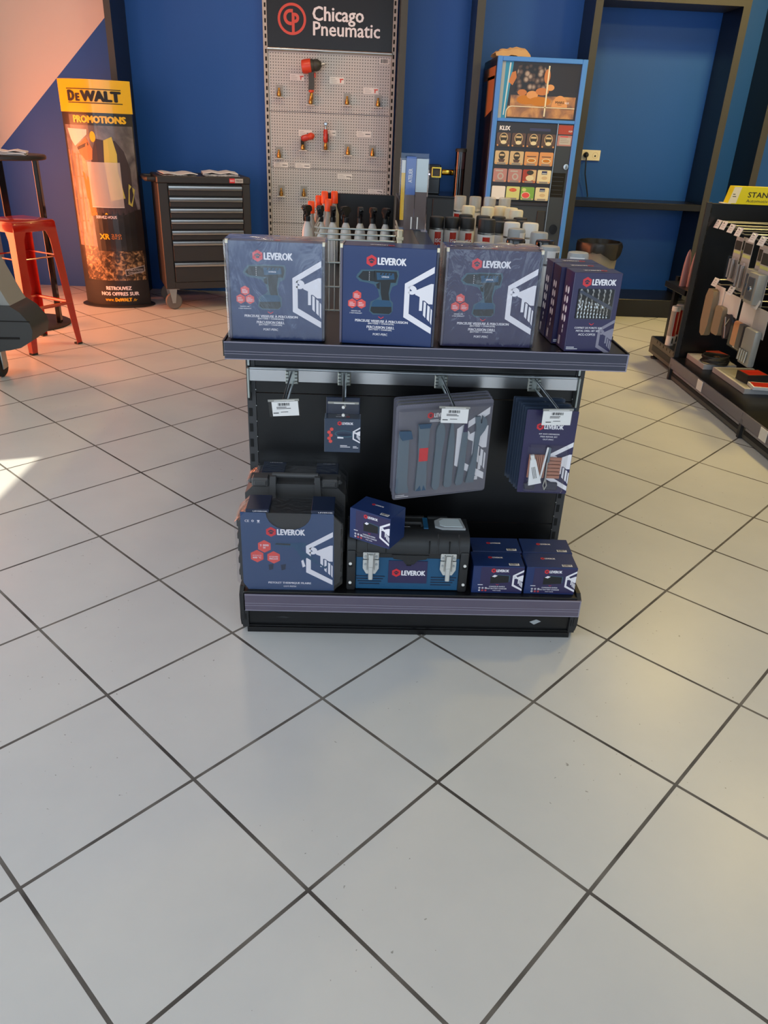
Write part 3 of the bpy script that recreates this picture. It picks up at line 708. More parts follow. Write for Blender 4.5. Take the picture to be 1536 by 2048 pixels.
t = thing('tool_case', 'black tool case with grey handle standing behind the blue-sleeved case', 'tool case', (-.183, 2.045, .142))
m = MB().prism(OCT(-.150, .150, .258, .032), -.138, 0, 'case_grey', F)
m.box(-.118, .115, -.004, .0, .02, .20, 'case_grey', .003)
for s in (-1, 1): m.box(s * .098 - .042, s * .098 + .042, .0, .055, .256, .272, 'case_grey', .006)
m.build('case_body', t)
h = MB().prism([(-.078, .195), (-.062, .180), (.064, .180), (.080, .195), (.074, .285), (.058, .285), (.060, .205), (-.058, .205), (-.056, .285), (-.074, .285)], -.02, .008, 'case_grey', F)
h.tube([(-.068, .012, .282), (.068, .012, .282)], .0085, 'case_grey', 12); h.box(-.06, .06, .014, .02, .205, .25, 'case_grey'); h.build('handle', t)
for s in (-1, 1):
    b = MB().box(s * .103 - .026, s * .103 + .026, -.006, .03, .248, .277, 'case_grey', .005).box(s * .103 - .018, s * .103 + .018, -.009, -.004, .255, .27, 'case_grey', .002); b.build('latch', t)
m = MB()
for x0, x1 in ((-.108, -.038), (.058, .126)):
    m.box(x0, x1, .056, .142, .2585, .268, 'navy_dark', .001); m.text('LEVEROK', 'white_print', x0 + .02, .03, x1 - .01, .035, TOP(0, .1, .2685))
m.build('printed_sleeve', t)
MB().prism([(-.155, .16), (.157, .16), (.157, .235), (.12, .272), (-.118, .272), (-.155, .235)], -.146, -.06, 'shrink_film', F).build('shrink_wrap', t)

# ---- toolbox
t = thing('toolbox', 'black and blue toolbox with two steel latches on the bottom shelf', 'toolbox', (.154, 1.876, .142))
m = MB().box(-.150, .154, .003, .125, .002, .112, 'tool_blue', .002)
for s in (-1, 1):
    for k in range(4): m.box(s * .105 - .035 - (k * .004 if s < 0 else 0), s * .105 + .025 + k * .005, .0015, .004, .020 + k * .0085, .0225 + k * .0085, 'navy_dark')
m.box(-.055, .058, .001, .004, .026, .101, 'violet_card')
logo(m, FRONT(0, .001, 0), .0045, .061, .098)
m.build('body', t)
for s in (-1, 1):
    c = MB().box(s * .1635 - .0135, s * .1635 + .0135, -.004, .128, 0, .135, 'black_plastic', .006, 2)
    for z in (.028, .092):
        c.lathe([(0, 0), (.0045, 0), (.0045, .003), (0, .004)], 'white_plastic', (0, 0, 0), 10, fr((s * .166, -.004, z), (1, 0, 0), (0, 0, 1))); c.box(s * .166 - .006, s * .166 + .006, -.0045, -.003, z - .012, z - .005, 'slot_dark')
    c.build('corner_post', t)
prof = [(0, .125), (.002, .150), (.010, .168), (.026, .178), (.05, .182), (.118, .182), (.125, .175), (.125, .125)]
m = MB().prism([(-y, z) for y, z in prof], -.176, .176, 'black_plastic', fr((0, 0, 0), (0, -1, 0), (0, 0, 1)))
m.box(-.150, .150, -.002, .01, .112, .127, 'black_plastic', .002)
m.prism([(-.047, .125), (.06, .125), (.052, .112), (.028, .108), (.016, .094), (-.006, .094), (-.016, .108), (-.042, .112)], -.004, .007, 'black_plastic', FRONT(0, 0, 0))
for x in (-.15, -.065, .06, .118): m.box(x - .0012, x + .0012, -.001, .02, .128, .165, 'slot_dark')
for x in (-.12, .085, .145): m.tube([(x, -.001, .128), (x, .006, .163), (x, .024, .179)], .0022, 'grey_black', 6)
m.box(-.004, .01, -.005, -.002, .088, .096, 'slot_dark', .001)
for x in (-.09, .02, .09): m.box(x - .03, x + .03, .112, .126, .178, .187, 'black_plastic', .002)
m.build('lid', t)
m = MB().box(-.06, .058, .045, .112, .1825, .1835, 'slot_dark').box(.044, .058, .045, .112, .1835, .187, 'tool_blue', .001); m.text('LEVEROK', 'white_print', -.035, -.028, .006, -.022, TOP(0, .08, .1845)); m.tube([(-.052, .06, .186), (-.048, .058, .196), (.035, .058, .196), (.039, .06, .186)], .005, 'black_plastic'); m.build('carry_handle', t)
m = MB().prism([(.078, -.022), (.098, -.034), (.166, -.034), (.158, .030), (.098, .030), (.078, .012)], 0, .006, 'grey_plastic', TOP(0, .08, .182)).prism([(.092, -.016), (.106, -.026), (.158, -.026), (.150, .022), (.106, .022), (.092, .008)], .006, .0075, 'pale_leaf', TOP(0, .08, .182)); m.build('organiser_lid', t)
for x in (-.107, .117):
    b = MB().box(x - .023, x + .023, -.006, -.001, .108, .130, 'silver', .002).prism([(x - .023, .106), (x + .023, .106), (x + .023, .078), (x + .013, .060), (x - .013, .060), (x - .023, .078)], .002, .006, 'silver', FRONT(0, 0, 0))
    for s in (-1, 1):
        for z in (.118, .092): b.lathe([(.0, 0), (.0035, 0), (.0035, .002), (0, .0025)], 'grey_plastic', (0, 0, 0), 8, fr((x + s * .0165, -.006, z), (1, 0, 0), (0, 0, 1)))
        b.box(x + s * .0105 - .001, x + s * .0105 + .001, -.011, -.005, .075, .128, 'steel')
    b.build('latch', t)
    MB().box(x - .0075, x + .0075, -.015, -.008, .086, .126, 'silver', .002).box(x - .0065, x + .0065, -.012, -.006, .041, .086, 'silver', .002).build('latch_lever', t)

# ---- charger boxes
def charger_box(loc, rz, label, w=.075, h=.092, d=.085):
    t = thing('charger_box', label, 'box', loc, rz, 'battery charger boxes on the bottom shelf')
    F = FRONT(0, 0, 0); m = MB().box(-w, w, 0, d, 0, h, 'navy_card', .0012); k = w / .075
    m.rect(-.052 * k, .004, w - .001, h - .003, 'violet_card', F, .0003)
    logo(m, F, .004 * k, h - .014, .052 * k)
    m.flat([(-.022 * k, .034), (.031 * k, .038), (.032 * k, .06), (-.006 * k, .063), (-.022 * k, .058)], 'drill_black', F, .0006); m.flat([(-.019 * k, .058), (-.011 * k, .064), (-.002 * k, .061), (-.01 * k, .0555)], 'white_print', F, .0008); m.flat([(-.006 * k, .0635), (.032 * k, .0605), (.033 * k, .04), (.035 * k, .041), (.035 * k, .062), (-.004 * k, .0655)], 'drill_glow', F, .0007)
    m.text('CHARGEUR RAPIDE', 'white_print', -.024 * k, .0215, .023 * k, .0255, F); m.text('FAST BATTERY CHARGER', 'white_print', -.031 * k, .0145, .029 * k, .0185, F); m.text('PORT-CHAR', 'white_print', -.012 * k, .008, .012 * k, .011, F)
    m.flat([(-.004, .032), (0, .0295), (.004, .032), (.004, .031), (0, .028), (-.004, .031)], 'red_print', F)
    for j in range(2):
        for i in range(3): m.flat([circ(-.052 * k + i * .0095, .018 - j * .0085, .003, n=8), circ(-.052 * k + i * .0095, .018 - j * .0085, .0014, n=8)[::-1]], 'white_print' if not (j and i) else 'coral_print', F, .0006)
    lines(m, F, -.058 * k, .028, -.035 * k, 1, .003, .002, 'white_print')
    emblem(m, F, w - .001, .046, .036)
    U = TOP(0, d / 2, h); logo(m, U, -.004, .008, .044 * k)
    m.rect(.030 * k, -.036, .060 * k, -.024, 'paper', U, .0006); barcode(m, U, .032 * k, -.031, .058 * k, -.025, w=.0009, n=16); lines(m, U, .033 * k, -.034, .057 * k, 1, .003, .0015, w=.0009)
    m.build('carton', t)
charger_box((.4215, 1.873, .142), 0, 'navy charger box at front left of the four beside the toolbox')
charger_box((.578, 1.873, .142), math.radians(-.6), 'navy charger box at front right, at the corner of the bottom shelf')
charger_box((.4285, 1.960, .142), 0, 'navy charger box at back left of the four beside the toolbox')
charger_box((.582, 1.960, .142), math.radians(-1), 'navy charger box at back right of the four beside the toolbox')
charger_box((.0388, 1.833, .3242), math.atan2(-.066, .1105), 'navy charger box lying askew on top of the toolbox', .0645, .094, .087)

# ================================================================== the shelf run behind the end display
t = thing('gondola_shelf_run', 'low black shelf run behind the end display, holding bottles and spray cans', 'display shelf', (.2, 2.3, 0))
MB().box(-.02, .03, -.03, 2.30, 0, 1.03, 'shelf_black', .002).build('centre_panel', t)
MB().box(-.46, .40, 0, 2.3, 0, .14, 'shelf_black', .003).build('base_shelf', t)
MB().box(.03, .57, -.03, 2.3, .795, .82, 'shelf_black', .003).build('right_shelf', t)
MB().box(-.54, -.02, -.02, 2.3, .675, .70, 'shelf_black', .003).build('left_shelf', t)
MB().box(-.405, -.03, 2.24, 2.26, .70, 1.02, 'shelf_black', .002).build('end_panel', t)
MB().box(.008, .03, .55, 2.30, 1.0302, 1.0315, 'strip_edge').build('top_trim', t)

t = thing('wire_basket', 'steel wire basket in front of the black-headed spray bottles', 'basket', (-.02, 3.0, .7005))
m = MB()
for z in (.313, .293, .273, .19, .10, .01): m.tube([(-.16, .33, z), (-.16, .02, z), (-.14, 0, z), (.14, 0, z), (.155, .02, z), (.155, .33, z)], .0035, 'galvanised', 6)
m.build('rails', t)
m = MB()
for i in range(15): m.tube([(-.145 + i * .0205, .002, .004), (-.145 + i * .0205, .002, .27)], .0025, 'galvanised', 5)
m.build('uprights', t)
m = MB().box(.150, .172, -.006, .02, .20, .318, 'cream_plastic', .004)
for z in (.22, .25, .28): m.box(.147, .175, -.010, .0, z, z + .012, 'cream_plastic', .002)
m.build('plastic_clip', t)

def spray_bottle(loc, rz, label):
    t = thing('spray_bottle', label, 'spray bottle', loc, rz, 'spray bottles with black trigger heads')
    b = MB().lathe([(.027, 0), (.030, .006), (.0305, .12), (.027, .16), (.019, .19), (.012, .205), (.012, .212)], 'bottle_white', seg=16)
    b.build('bottle', t)
    m = MB(fn=lambda p: Vector(((.0309 + p.z) * math.sin(p.x / .0309), -(.0309 + p.z) * math.cos(p.x / .0309), p.y)))
    m.rect(-.026, .02, .026, .115, 'paper_grey', w=.0002, n=6); lines(m, I4, -.02, .10, .018, 9, .009, .004, 'ink', .0006, 5); m.build('label', t)
    h = MB().lathe([(.014, .205), (.0155, .21), (.0155, .228), (.010, .235)], 'black_plastic', seg=14)
    h.prism([(-.026, .258), (-.022, .276), (-.006, .284), (.03, .282), (.034, .268), (.02, .255), (.013, .235), (-.011, .235), (-.012, .25)], -.012, .012, 'black_plastic', fr((0, 0, 0), (0, -1, 0), (0, 0, 1)))
    h.build('spray_head', t)
    MB().tube([(0, -.016, .252), (0, -.030, .238), (0, -.028, .208)], .0042, 'black_gloss', 6).build('trigger', t)
    MB().lathe([(0, 0), (.0075, 0), (.0075, .010), (.004, .012), (0, .012)], 'black_gloss', (0, 0, 0), 10, fr((0, -.026, .268), (1, 0, 0), (0, 0, 1))).build('nozzle', t)
    return t
xs = (-.29, -.222, -.158, -.09, -.015, .050, .118)
pl = ('leftmost black-headed spray bottle in the row, before the tool board', 'second black-headed spray bottle from the left', 'third black-headed spray bottle from the left, below the orange caps', 'middle black-headed spray bottle, head turned sideways',
      'third black-headed spray bottle from the right', 'second black-headed spray bottle from the right', 'rightmost black-headed spray bottle, nearest the leaflet holder')
b0 = spray_bottle((xs[0], 4.20, .7005), -.6, pl[0])
for i in range(1, 7): dup(b0, (xs[i], 4.20 + .004 * (i % 2), .7005), (0, -.25, .2, -.9, .15, .35, .5)[i], pl[i])

def capped(loc, h, label):
    t = thing('capped_bottle', label, 'bottle', loc, 0, 'tall bottles with orange caps')
    MB().lathe([(.024, 0), (.026, .004), (.026, h - .12), (.018, h - .095), (.0135, h - .08), (.0135, h - .05)], 'clear_grey', seg=14).build('bottle', t)
    MB().lathe([(.0185, h - .062), (.019, h - .06), (.0175, h - .004), (.0145, h), (0, h)], 'orange_plastic', seg=14).build('cap', t)
    return t
for (x, y, h), l in zip(((-.283, 4.41, .285), (-.246, 4.47, .31), (-.212, 4.44, .335), (-.19, 4.38, .302), (-.160, 4.47, .335)),
                        ('leftmost orange-capped bottle, half behind a black spray head', 'orange-capped bottle second from left, standing further back', 'tallest orange-capped bottle left of the black panel', 'orange-capped bottle in front, between the two tallest ones', 'rightmost orange-capped bottle against the black panel')):
    capped((x, y, .7005), h, l)

# ---- spray cans
def can(kind, loc, label, rz=0.0):
    x, y, z = loc
    gname = {'grey': 'paint cans with grey caps', 'white': 'paint cans with white caps', 'black': 'cans with glossy black lids', 'iso': 'cans with black caps and red labels', 'isol': 'cans with black caps and red labels', 'blk': 'cans with black caps at the back', 'cream': 'cans with cream caps', 'clear': 'cans with clear caps in the back row'}[kind]
    t = thing('spray_can', label, 'spray can', loc, rz, gname)
    if kind in ('grey', 'white', 'black'):
        r, hb, hc = .0345, .150, .055
    elif kind == 'clear': r, hb, hc = .031, .186, .066
    elif kind == 'cream': r, hb, hc = .032, .165, .055
    elif kind == 'isol': r, hb, hc = .0345, .186, .050
    else: r, hb, hc = .0325, .150, .046
    MB().lathe([(r * .94, 0), (r, .005), (r, hb - .018), (r * .95, hb - .012), (r * .98, hb - .010), (r * .8, hb)], 'can_white', seg=20).lathe([(r * 1.01, hb - .013), (r * 1.015, hb - .010), (r * 1.01, hb - .007)], 'steel', seg=20).build('can_body', t)
    cyl = lambda p: Vector(((r + p.z) * math.sin(p.x / r), -(r + p.z) * math.cos(p.x / r), p.y))
    if kind in ('iso', 'isol', 'blk', 'clear'):
        m = MB(fn=cyl); a = {'iso': .0, 'isol': -.008, 'blk': .0, 'clear': -.028}[kind]
        m.rect(a - .006, .008, a + .024, hb - .022, 'can_red', w=.0002, n=6)
        m.rect(a + .024, .008, a + .034, hb - .022, 'can_white', w=.0002, n=3)
        if kind in ('iso', 'isol'): q = hb - .066; m.text('ISO', 'white_print', a - .003, q, a + .030, q + .016, w=.0006, bold=.05); lines(m, I4, a - .002, q - .011, a + .020, 4, .009, .003, 'white_print', .0006)
        m.build('label', t)
    cm = {'grey': 'grey_plastic', 'white': 'white_plastic', 'black': 'black_gloss', 'iso': 'black_plastic', 'isol': 'black_plastic', 'blk': 'black_plastic', 'cream': 'cream_plastic', 'clear': 'cap_clear'}[kind]
    rc = r * (.99 if kind != 'clear' else .97); z0 = hb - .006
    cap = MB().lathe([(rc, z0), (rc, z0 + hc * .86), (rc * .93, z0 + hc * .98), (rc * .8, z0 + hc), (0, z0 + hc * .985)], cm, seg=24)
    cp = cap.build('cap', t)
    if kind == 'clear': MB().lathe([(.010, hb - .004), (.010, hb + .012), (.006, hb + .022), (0, hb + .022)], 'grey_plastic', seg=12).build('nozzle', t)
    if kind == 'grey':
        m = MB(fn=cyl); m.rect(-.024, z0 + .010, .026, z0 + .042, 'paper', w=.0006, n=6); m.rect(-.022, z0 + .016, .0, z0 + .020, 'ink', w=.001); barcode(m, I4, .005, z0 + .014, .023, z0 + .038, w=.001, n=9); m.build('cap_sticker', cp)
    return t
Z0 = .8205
fir = 'front row grey-capped can, '
for (x, y, rz), l in zip(((.34, 2.711, .5), (.412, 2.708, 2.6), (.486, 2.705, 2.4), (.561, 2.703, 2.9), (.640, 2.690, .25), (.706, 2.566, -.35)),
        (fir + 'leftmost, just above the right drill box', fir + 'second from left above the right drill box', fir + 'third from left, left of a black lid', fir + 'fourth from left above the right box corner', 'grey-capped can with barcode sticker left of the drill bit boxes', 'grey-capped can with barcode directly behind the drill bit boxes')):
    can('grey', (x, y, Z0), l, rz)
can('black', (.545, 2.82, Z0 + .004), 'can with glossy black lid, left of two behind the grey row')
can('black', (.655, 2.84, Z0), 'can with glossy black lid, right of two behind the grey row')
can('grey', (.612, 3.17, Z0), 'grey-capped can in the second row, left one', .9)
can('grey', (.684, 3.08, Z0), 'grey-capped can in the second row, right one, plain cap', 3.0)
can('white', (.634, 3.40, Z0), 'white-capped can left of the pair behind the second row')
can('white', (.713, 3.40, Z0), 'white-capped can right of the pair behind the second row')
for (x, y), l in zip(((.332, 3.613), (.40, 3.609), (.469, 3.605), (.492, 3.18)), ('red-labelled can with black cap, leftmost beside the leaflet holder', 'red-labelled can with black cap, second from left', 'red-labelled can with black cap, third from left', 'large nearest red-labelled can with black cap, lettering in full view')):
    can('isol' if y < 3.3 else 'iso', (x, y, Z0), l, -.1)
for (x, y), l in zip(((.478, 3.75), (.556, 3.72), (.628, 3.72), (.600, 3.50), (.66, 3.60), (.725, 3.70), (.715, 3.55)),
        ('black-capped can behind the third red-labelled can', 'black-capped can in the back group, second from left', 'black-capped can in the back group, third from left', 'black-capped can in front of the back group', 'black-capped can above the white-capped pair', 'black-capped can at the far right back', 'black-capped can at far right, nearer one')):
    can('blk', (x, y, Z0), l, 1.2)
for (x, y), l in zip(((.51, 3.92), (.60, 3.90), (.672, 3.96), (.715, 3.90), (.722, 3.80)),
        ('cream-capped can, leftmost below the clear caps', 'cream-capped can, second from left', 'cream-capped can, third from left and furthest back', 'cream-capped can, fourth from left', 'cream-capped can, nearest of the right ones')):
    can('cream', (x, y, Z0), l)
for (x, y), l in zip(((.485, 4.075), (.56, 4.072), (.633, 4.068), (.708, 4.065)), ('clear-capped can, leftmost of the tall back row', 'clear-capped can, second from left in the tall back row', 'clear-capped can, third from left in the tall back row', 'clear-capped can, rightmost in the tall back row')):
    can('clear', (x, y, Z0), l, (0, -1.0, .6, .3)[int(round((x - .485) / .075))])

# ---- leaflet holder on the centre panel
t = thing('leaflet_holder', 'clear acrylic leaflet holder standing on the black shelf run', 'leaflet holder', (.180, 2.9, 1.0305))
MB().box(-.052, .046, -.020, -.018, 0, .235, 'clear_plastic').box(-.052, .046, .024, .026, 0, .250, 'clear_plastic').box(-.054, -.052, -.020, .026, 0, .235, 'clear_plastic').box(.046, .048, -.02, .026, 0, .2, 'clear_plastic').box(-.05, .046, -.02, .04, 0, .002, 'clear_plastic').build('acrylic_pocket', t)
MB().box(-.010, -.006, -.021, -.018, .005, .045, 'white_plastic').box(.012, .016, -.021, -.018, .005, .045, 'white_plastic').build('clips', t)
t2 = thing('leaflet', 'blue leaflet with white lettering and brown lower part in the clear holder', 'leaflet', (.180, 2.9, 1.033))
T = fr((-.046, -.012, 0), (.95, .0, 0), (0, 0, 1))
m = MB().box(-.034, .0, -.012, -.009, .0, .232, 'brown_leaf').box(-.034, .0, -.0125, -.0085, .115, .238, 'blue_leaf')
m.text('ATELIER', 'white_print', 0, 0, .045, .013, fr((-.012, -.013, .155), (0, 0, 1), (-1, 0, 0)))
m.build('leaflet_page', t2)
t3 = thing('leaflet', 'pale blank leaflet at the right of the clear holder', 'leaflet', (.180, 2.9, 1.033))
MB().box(.002, .043, -.010, -.006, .0, .125, 'brown_leaf').box(.002, .043, -.0105, -.0055, .125, .232, 'pale_leaf').build('leaflet_page', t3)
t4 = thing('leaflet', 'yellow-edged leaflet at the left of the clear holder', 'leaflet', (.180, 2.9, 1.033))
MB().box(-.049, -.036, -.004, .012, .03, .185, 'yellow_print').box(-.049, -.036, -.004, .012, .185, .225, 'white_plastic').build('leaflet_page', t4)

# ================================================================== along the back wall
# ---- perforated tool board
t = thing('tool_board', 'tall grey perforated tool board with black brand header against the blue wall', 'display board', (-.29, 6.85, 0))
for s in (-1, 1):
    m = MB().box(s * .497 - .016, s * .497 + .016, -.012, .044, 0, 3.0, 'upright_grey')
    for k in range(44): m.box(s * .494 - .006, s * .494 + .006, -.0135, -.008, .33 + k * .05, .33 + k * .05 + .028, 'slot_dark')
    m.build('slotted_upright', t)
for z0, z1 in ((.1, .595), (.599, 1.0235), (1.0275, 1.4335), (1.4375, 1.85)): MB().box(-.478, .478, -.004, .03, z0, z1, 'perforated').build('perforated_panel', t)
m = MB().box(-.479, .479, -.012, .03, 1.875, 2.6, 'sign_black'); F = FRONT(0, -.012, 0)
lx, lz = -.29, 2.061
m.flat([circ(lx, lz, .108, .104, 40), circ(lx, lz, .090, .086, 40)[::-1]], 'cpred', F)
def arcband(cx, cy, r0, r1, a0, a1, n=16, sx=1.0): return [(cx + sx * r1 * math.cos(a0 + (a1 - a0) * i / n), cy + r1 * math.sin(a0 + (a1 - a0) * i / n)) for i in range(n + 1)] + [(cx + sx * r0 * math.cos(a1 + (a0 - a1) * i / n), cy + r0 * math.sin(a1 + (a0 - a1) * i / n)) for i in range(n + 1)]
m.flat(arcband(lx - .012, lz + .012, .030, .052, PI * .5, PI * 1.5), 'cpred', F); m.rect(lx - .012, lz + .042, lx + .008, lz + .064, 'cpred', F); m.rect(lx - .012, lz - .040, lx - .002, lz - .018, 'cpred', F)
m.rect(lx - .001, lz - .088, lx + .020, lz + .040, 'cpred', F, .0005); m.flat(arcband(lx + .022, lz + .008, .012, .033, -PI / 2, PI / 2), 'cpred', F, .0005); m.rect(lx, lz + .020, lx + .022, lz + .041, 'cpred', F, .0006); m.rect(lx, lz - .025, lx + .022, lz - .004, 'cpred', F, .0006)
m.text('Chicago', 'white_print', -.134, 2.030, .258, 2.150, F, bold=.02); m.text('Pneumatic', 'white_print', -.130, 1.962, .384, 2.052, F, bold=.02)
m.build('header_sign', t)
MB().tube([(-.482, -.012, 1.862), (.482, -.012, 1.862)], .0135, 'steel', 12).build('header_rail', t)
m = MB().rect(.387, 1.793, .462, 1.833, 'paper', FRONT(0, -.0045, 0)); barcode(m, FRONT(0, -.0045, 0), .395, 1.80, .455, 1.827, w=.0008); m.build('barcode_sticker', t)

def tag_card(x0, z0, x1, z1, label, pic):
    t = thing('product_tag', label, 'tag', ((x0 + x1) / 2, 6.844, (z0 + z1) / 2), 0, 'paper product tags on the tool board')
    w, h = (x1 - x0) / 2, (z1 - z0) / 2 * .8; T = fr((0, 0, 0), (1, 0, -.0), (.0, 0, 1))
    m = MB().box(-w, w, -.001, .001, -h, h, 'paper'); F = fr((0, -.0012, 0), (1, 0, 0), (0, 0, 1))
    lines(m, F, -w * .85, h * .4, w * .1, 3, h * .5, h * .15, 'paper_grey')
    if pic == 'gun': m.flat([(w * .35, h * .5), (w * .9, h * .6), (w * .9, h * .2), (w * .62, h * .15), (w * .58, -h * .7), (w * .45, -h * .7), (w * .45, h * .1)], 'cpred', F, .0006)
    else: m.flat([(w * .2, h * .1), (w * .85, h * .1), (w * .85, -h * (.6 if pic == 'hook' else .15)), (w * .75, -h * (.6 if pic == 'hook' else .15)), (w * .75, -h * .15), (w * .2, -h * .15)], 'frame_grey', F, .0006)
    m.build('tag_card', t)
for a in ((-.603, 1.648, -.49, 1.705, 'product tag half hidden behind the impact wrench', 'gun'), (-.292, 1.640, -.177, 1.697, 'product tag with small red wrench picture, right of the impact wrench', 'gun'), (-.023, 1.58, .097, 1.635, 'yellowish product tag with red wrench picture at the board right edge', 'gun'),
          (-.539, 1.257, -.43, 1.316, 'product tag behind the red angle drill', 'bar'), (-.312, 1.272, -.238, 1.321, 'product tag half behind the upright red ratchet', 'bar'), (-.072, 1.272, .049, 1.325, 'product tag with long dark tool picture, middle row right', 'bar'),
          (-.746, 1.022, -.628, 1.070, 'lowest left product tag above the board joint', 'bar'), (-.568, 1.022, -.445, 1.069, 'product tag second from left above the board joint', 'bar'), (-.22, .952, -.10, 1.002, 'product tag below the joint, mid board', 'hook'), (.036, .852, .159, .895, 'product tag low at right above the black panel', 'hook')):
    tag_card(*a)
def fitting(x, z, label, big=False):
    t = thing('air_fitting', label, 'air fitting', (x, 6.846, z), 0, 'brass air fittings on the tool board')
    MB().box(-.028, .028, -.003, -.001, -.01, .075, 'clear_grey').box(-.034, .034, -.055, -.001, -.014, -.008, 'white_plastic', .001).build('clip_shelf', t)
    m = MB().lathe([(.010, -.008), (.016, .0), (.016, .018), (.012, .022), (.012, .032), (.008, .036), (.008, .05), (.006, .054), (0, .054)], 'brass', (0, -.032, 0), 12)
    m.build('brass_fitting', t)
    return t
ft = [(-.688, 1.545, 'brass fitting at the upper left of the board'), (-.440, 1.500, 'brass fitting under the impact wrench'), (-.151, 1.508, 'brass fitting upper row, third from left'), (.095, 1.505, 'brass fitting upper row, rightmost'),
      (-.699, 1.105, 'brass fitting middle row, leftmost'), (-.504, 1.172, 'brass fitting under the angle drill'), (-.319, 1.178, 'brass fitting under the upright ratchet'), (-.138, 1.148, 'brass fitting middle row, second from right'), (.062, 1.145, 'brass fitting middle row, rightmost'),
      (-.687, .818, 'brass fitting lowest row, leftmost'), (-.50, .820, 'brass fitting lowest row beside the orange caps')]
f0 = fitting(*ft[0])
for x, z, l in ft[1:]: dup(f0, (x, 6.846, z), 0, l)
# impact wrench
t = thing('impact_wrench', 'red and black pneumatic impact wrench at the top of the tool board', 'impact wrench', (-.43, 6.76, 1.68))
R_ = fr((0, 0, .06), (0, 1, 0), (0, 0, 1)).inverted() if False else Matrix.Translation((0, 0, .075)) @ Matrix.Rotation(math.radians(8), 4, 'Y').inverted() @ Matrix.Rotation(PI / 2, 4, 'Y')
MB().lathe([(.030, -.075), (.046, -.070), (.050, -.05), (.050, -.005), (.046, .0)], 'cpred', seg=18, T=R_).build('motor_housing', t)
MB().lathe([(.047, .0), (.047, .012), (.040, .022), (.043, .030), (.040, .055), (.022, .075), (.016, .08)], 'frame_grey', seg=18, T=R_).build('hammer_case', t)
MB().lathe([(.009, .078), (.009, .105), (0, .105)], 'steel', seg=8, T=R_).build('anvil', t)
MB().prism([(-.02, .045), (.026, .045), (.020, .02), (.024, -.04), (.022, -.085), (-.022, -.090), (-.018, -.04), (-.02, .0)], -.02, .02, 'frame_grey', FRONT(0, 0, 0)).build('grip', t)
MB().box(.020, .034, -.01, .01, -.005, .028, 'cpred', .003).build('trigger', t)
MB().lathe([(.020, -.105), (.022, -.088), (.0, -.088)], 'cpred', seg=12).lathe([(.008, -.16), (.013, -.15), (.013, -.118), (.009, -.105)], 'brass', seg=12).build('air_inlet', t)
# angle drill
t = thing('angle_drill', 'small red pneumatic angle drill in the middle of the tool board', 'air drill', (-.46, 6.78, 1.26))
R_ = Matrix.Rotation(math.radians(-17), 4, 'Y') @ Matrix.Rotation(PI / 2, 4, 'Y')
MB().lathe([(.016, -.055), (.024, -.045), (.024, .0), (.022, .006)], 'can_red', seg=14, T=R_).build('body', t)
MB().lathe([(.022, .006), (.026, .012), (.026, .035), (.016, .048), (.008, .054)], 'cpred', seg=14, T=R_).build('head', t)
MB().tube([(-.035, 0, -.005), (-.044, 0, -.035), (-.044, 0, -.055)], [.016, .014, .012], 'rubber', 10).lathe([(.012, -.078), (.012, -.058), (.008, -.052)], 'brass', (-.044, 0, 0), 10).build('air_inlet', t)
# ratchet
t = thing('air_ratchet', 'upright red pneumatic ratchet on the tool board', 'air ratchet', (-.318, 6.78, 1.18))
MB().lathe([(.012, .045), (.018, .055), (.019, .08), (.018, .13), (.014, .142)], 'can_red', seg=14).build('body', t)
MB().lathe([(.012, .142), (.010, .165), (.013, .168)], 'steel', seg=12).box(-.014, .014, -.012, .012, .168, .192, 'steel', .004).build('ratchet_head', t)
MB().box(.018, .024, -.004, .004, .05, .11, 'frame_grey', .001).build('lever', t)
MB().lathe([(.008, .0), (.012, .01), (.012, .035), (.010, .045)], 'brass', seg=12).build('air_inlet', t)

# ---- promotion column
t = thing('promotion_column', 'tall oval promotion column with yellow header, left of the black tool cabinet', 'promotion stand', (-1.955, 6.26, 0))
BW, BD = .252, .115
bend = lambda p: Vector((p.x, -BD * (1 - (p.x / .262) ** 2) - p.z, p.y))
half = [(BW * math.cos(a), 0) for a in (0,)]
def shell(z0, z1, w, m_, n=20):
    m = MB(); vs = []; fs = []
    for i in range(n + 1):
        x = -w + 2 * w * i / n; y = BD * (1 - (x / .262) ** 2)
        vs += [(x, -y, z0), (x, -y, z1), (x, y, z0), (x, y, z1)]
    for i in range(n):
        a, b = 4 * i, 4 * i + 4
        fs += [(a, b, b + 1, a + 1), (a + 2, a + 3, b + 3, b + 2), (a + 1, b + 1, b + 3, a + 3)]
    fs += [(0, 1, 3, 2), (4 * n, 4 * n + 2, 4 * n + 3, 4 * n + 1)]
    return m.add(vs, fs, m_)
shell(.008, 1.3668, BW, 'totem_dark').build('column_body', t)
MB().lathe([(.285, 0), (.285, .006), (.275, .010), (0, .010)], 'black_plastic', seg=40, T=Matrix.Diagonal((1, .62, 1, 1))).build('base_plate', t)
shell(1.367, 1.575, .256, 'yellow_print').build('header', t)
m = MB(fn=bend)
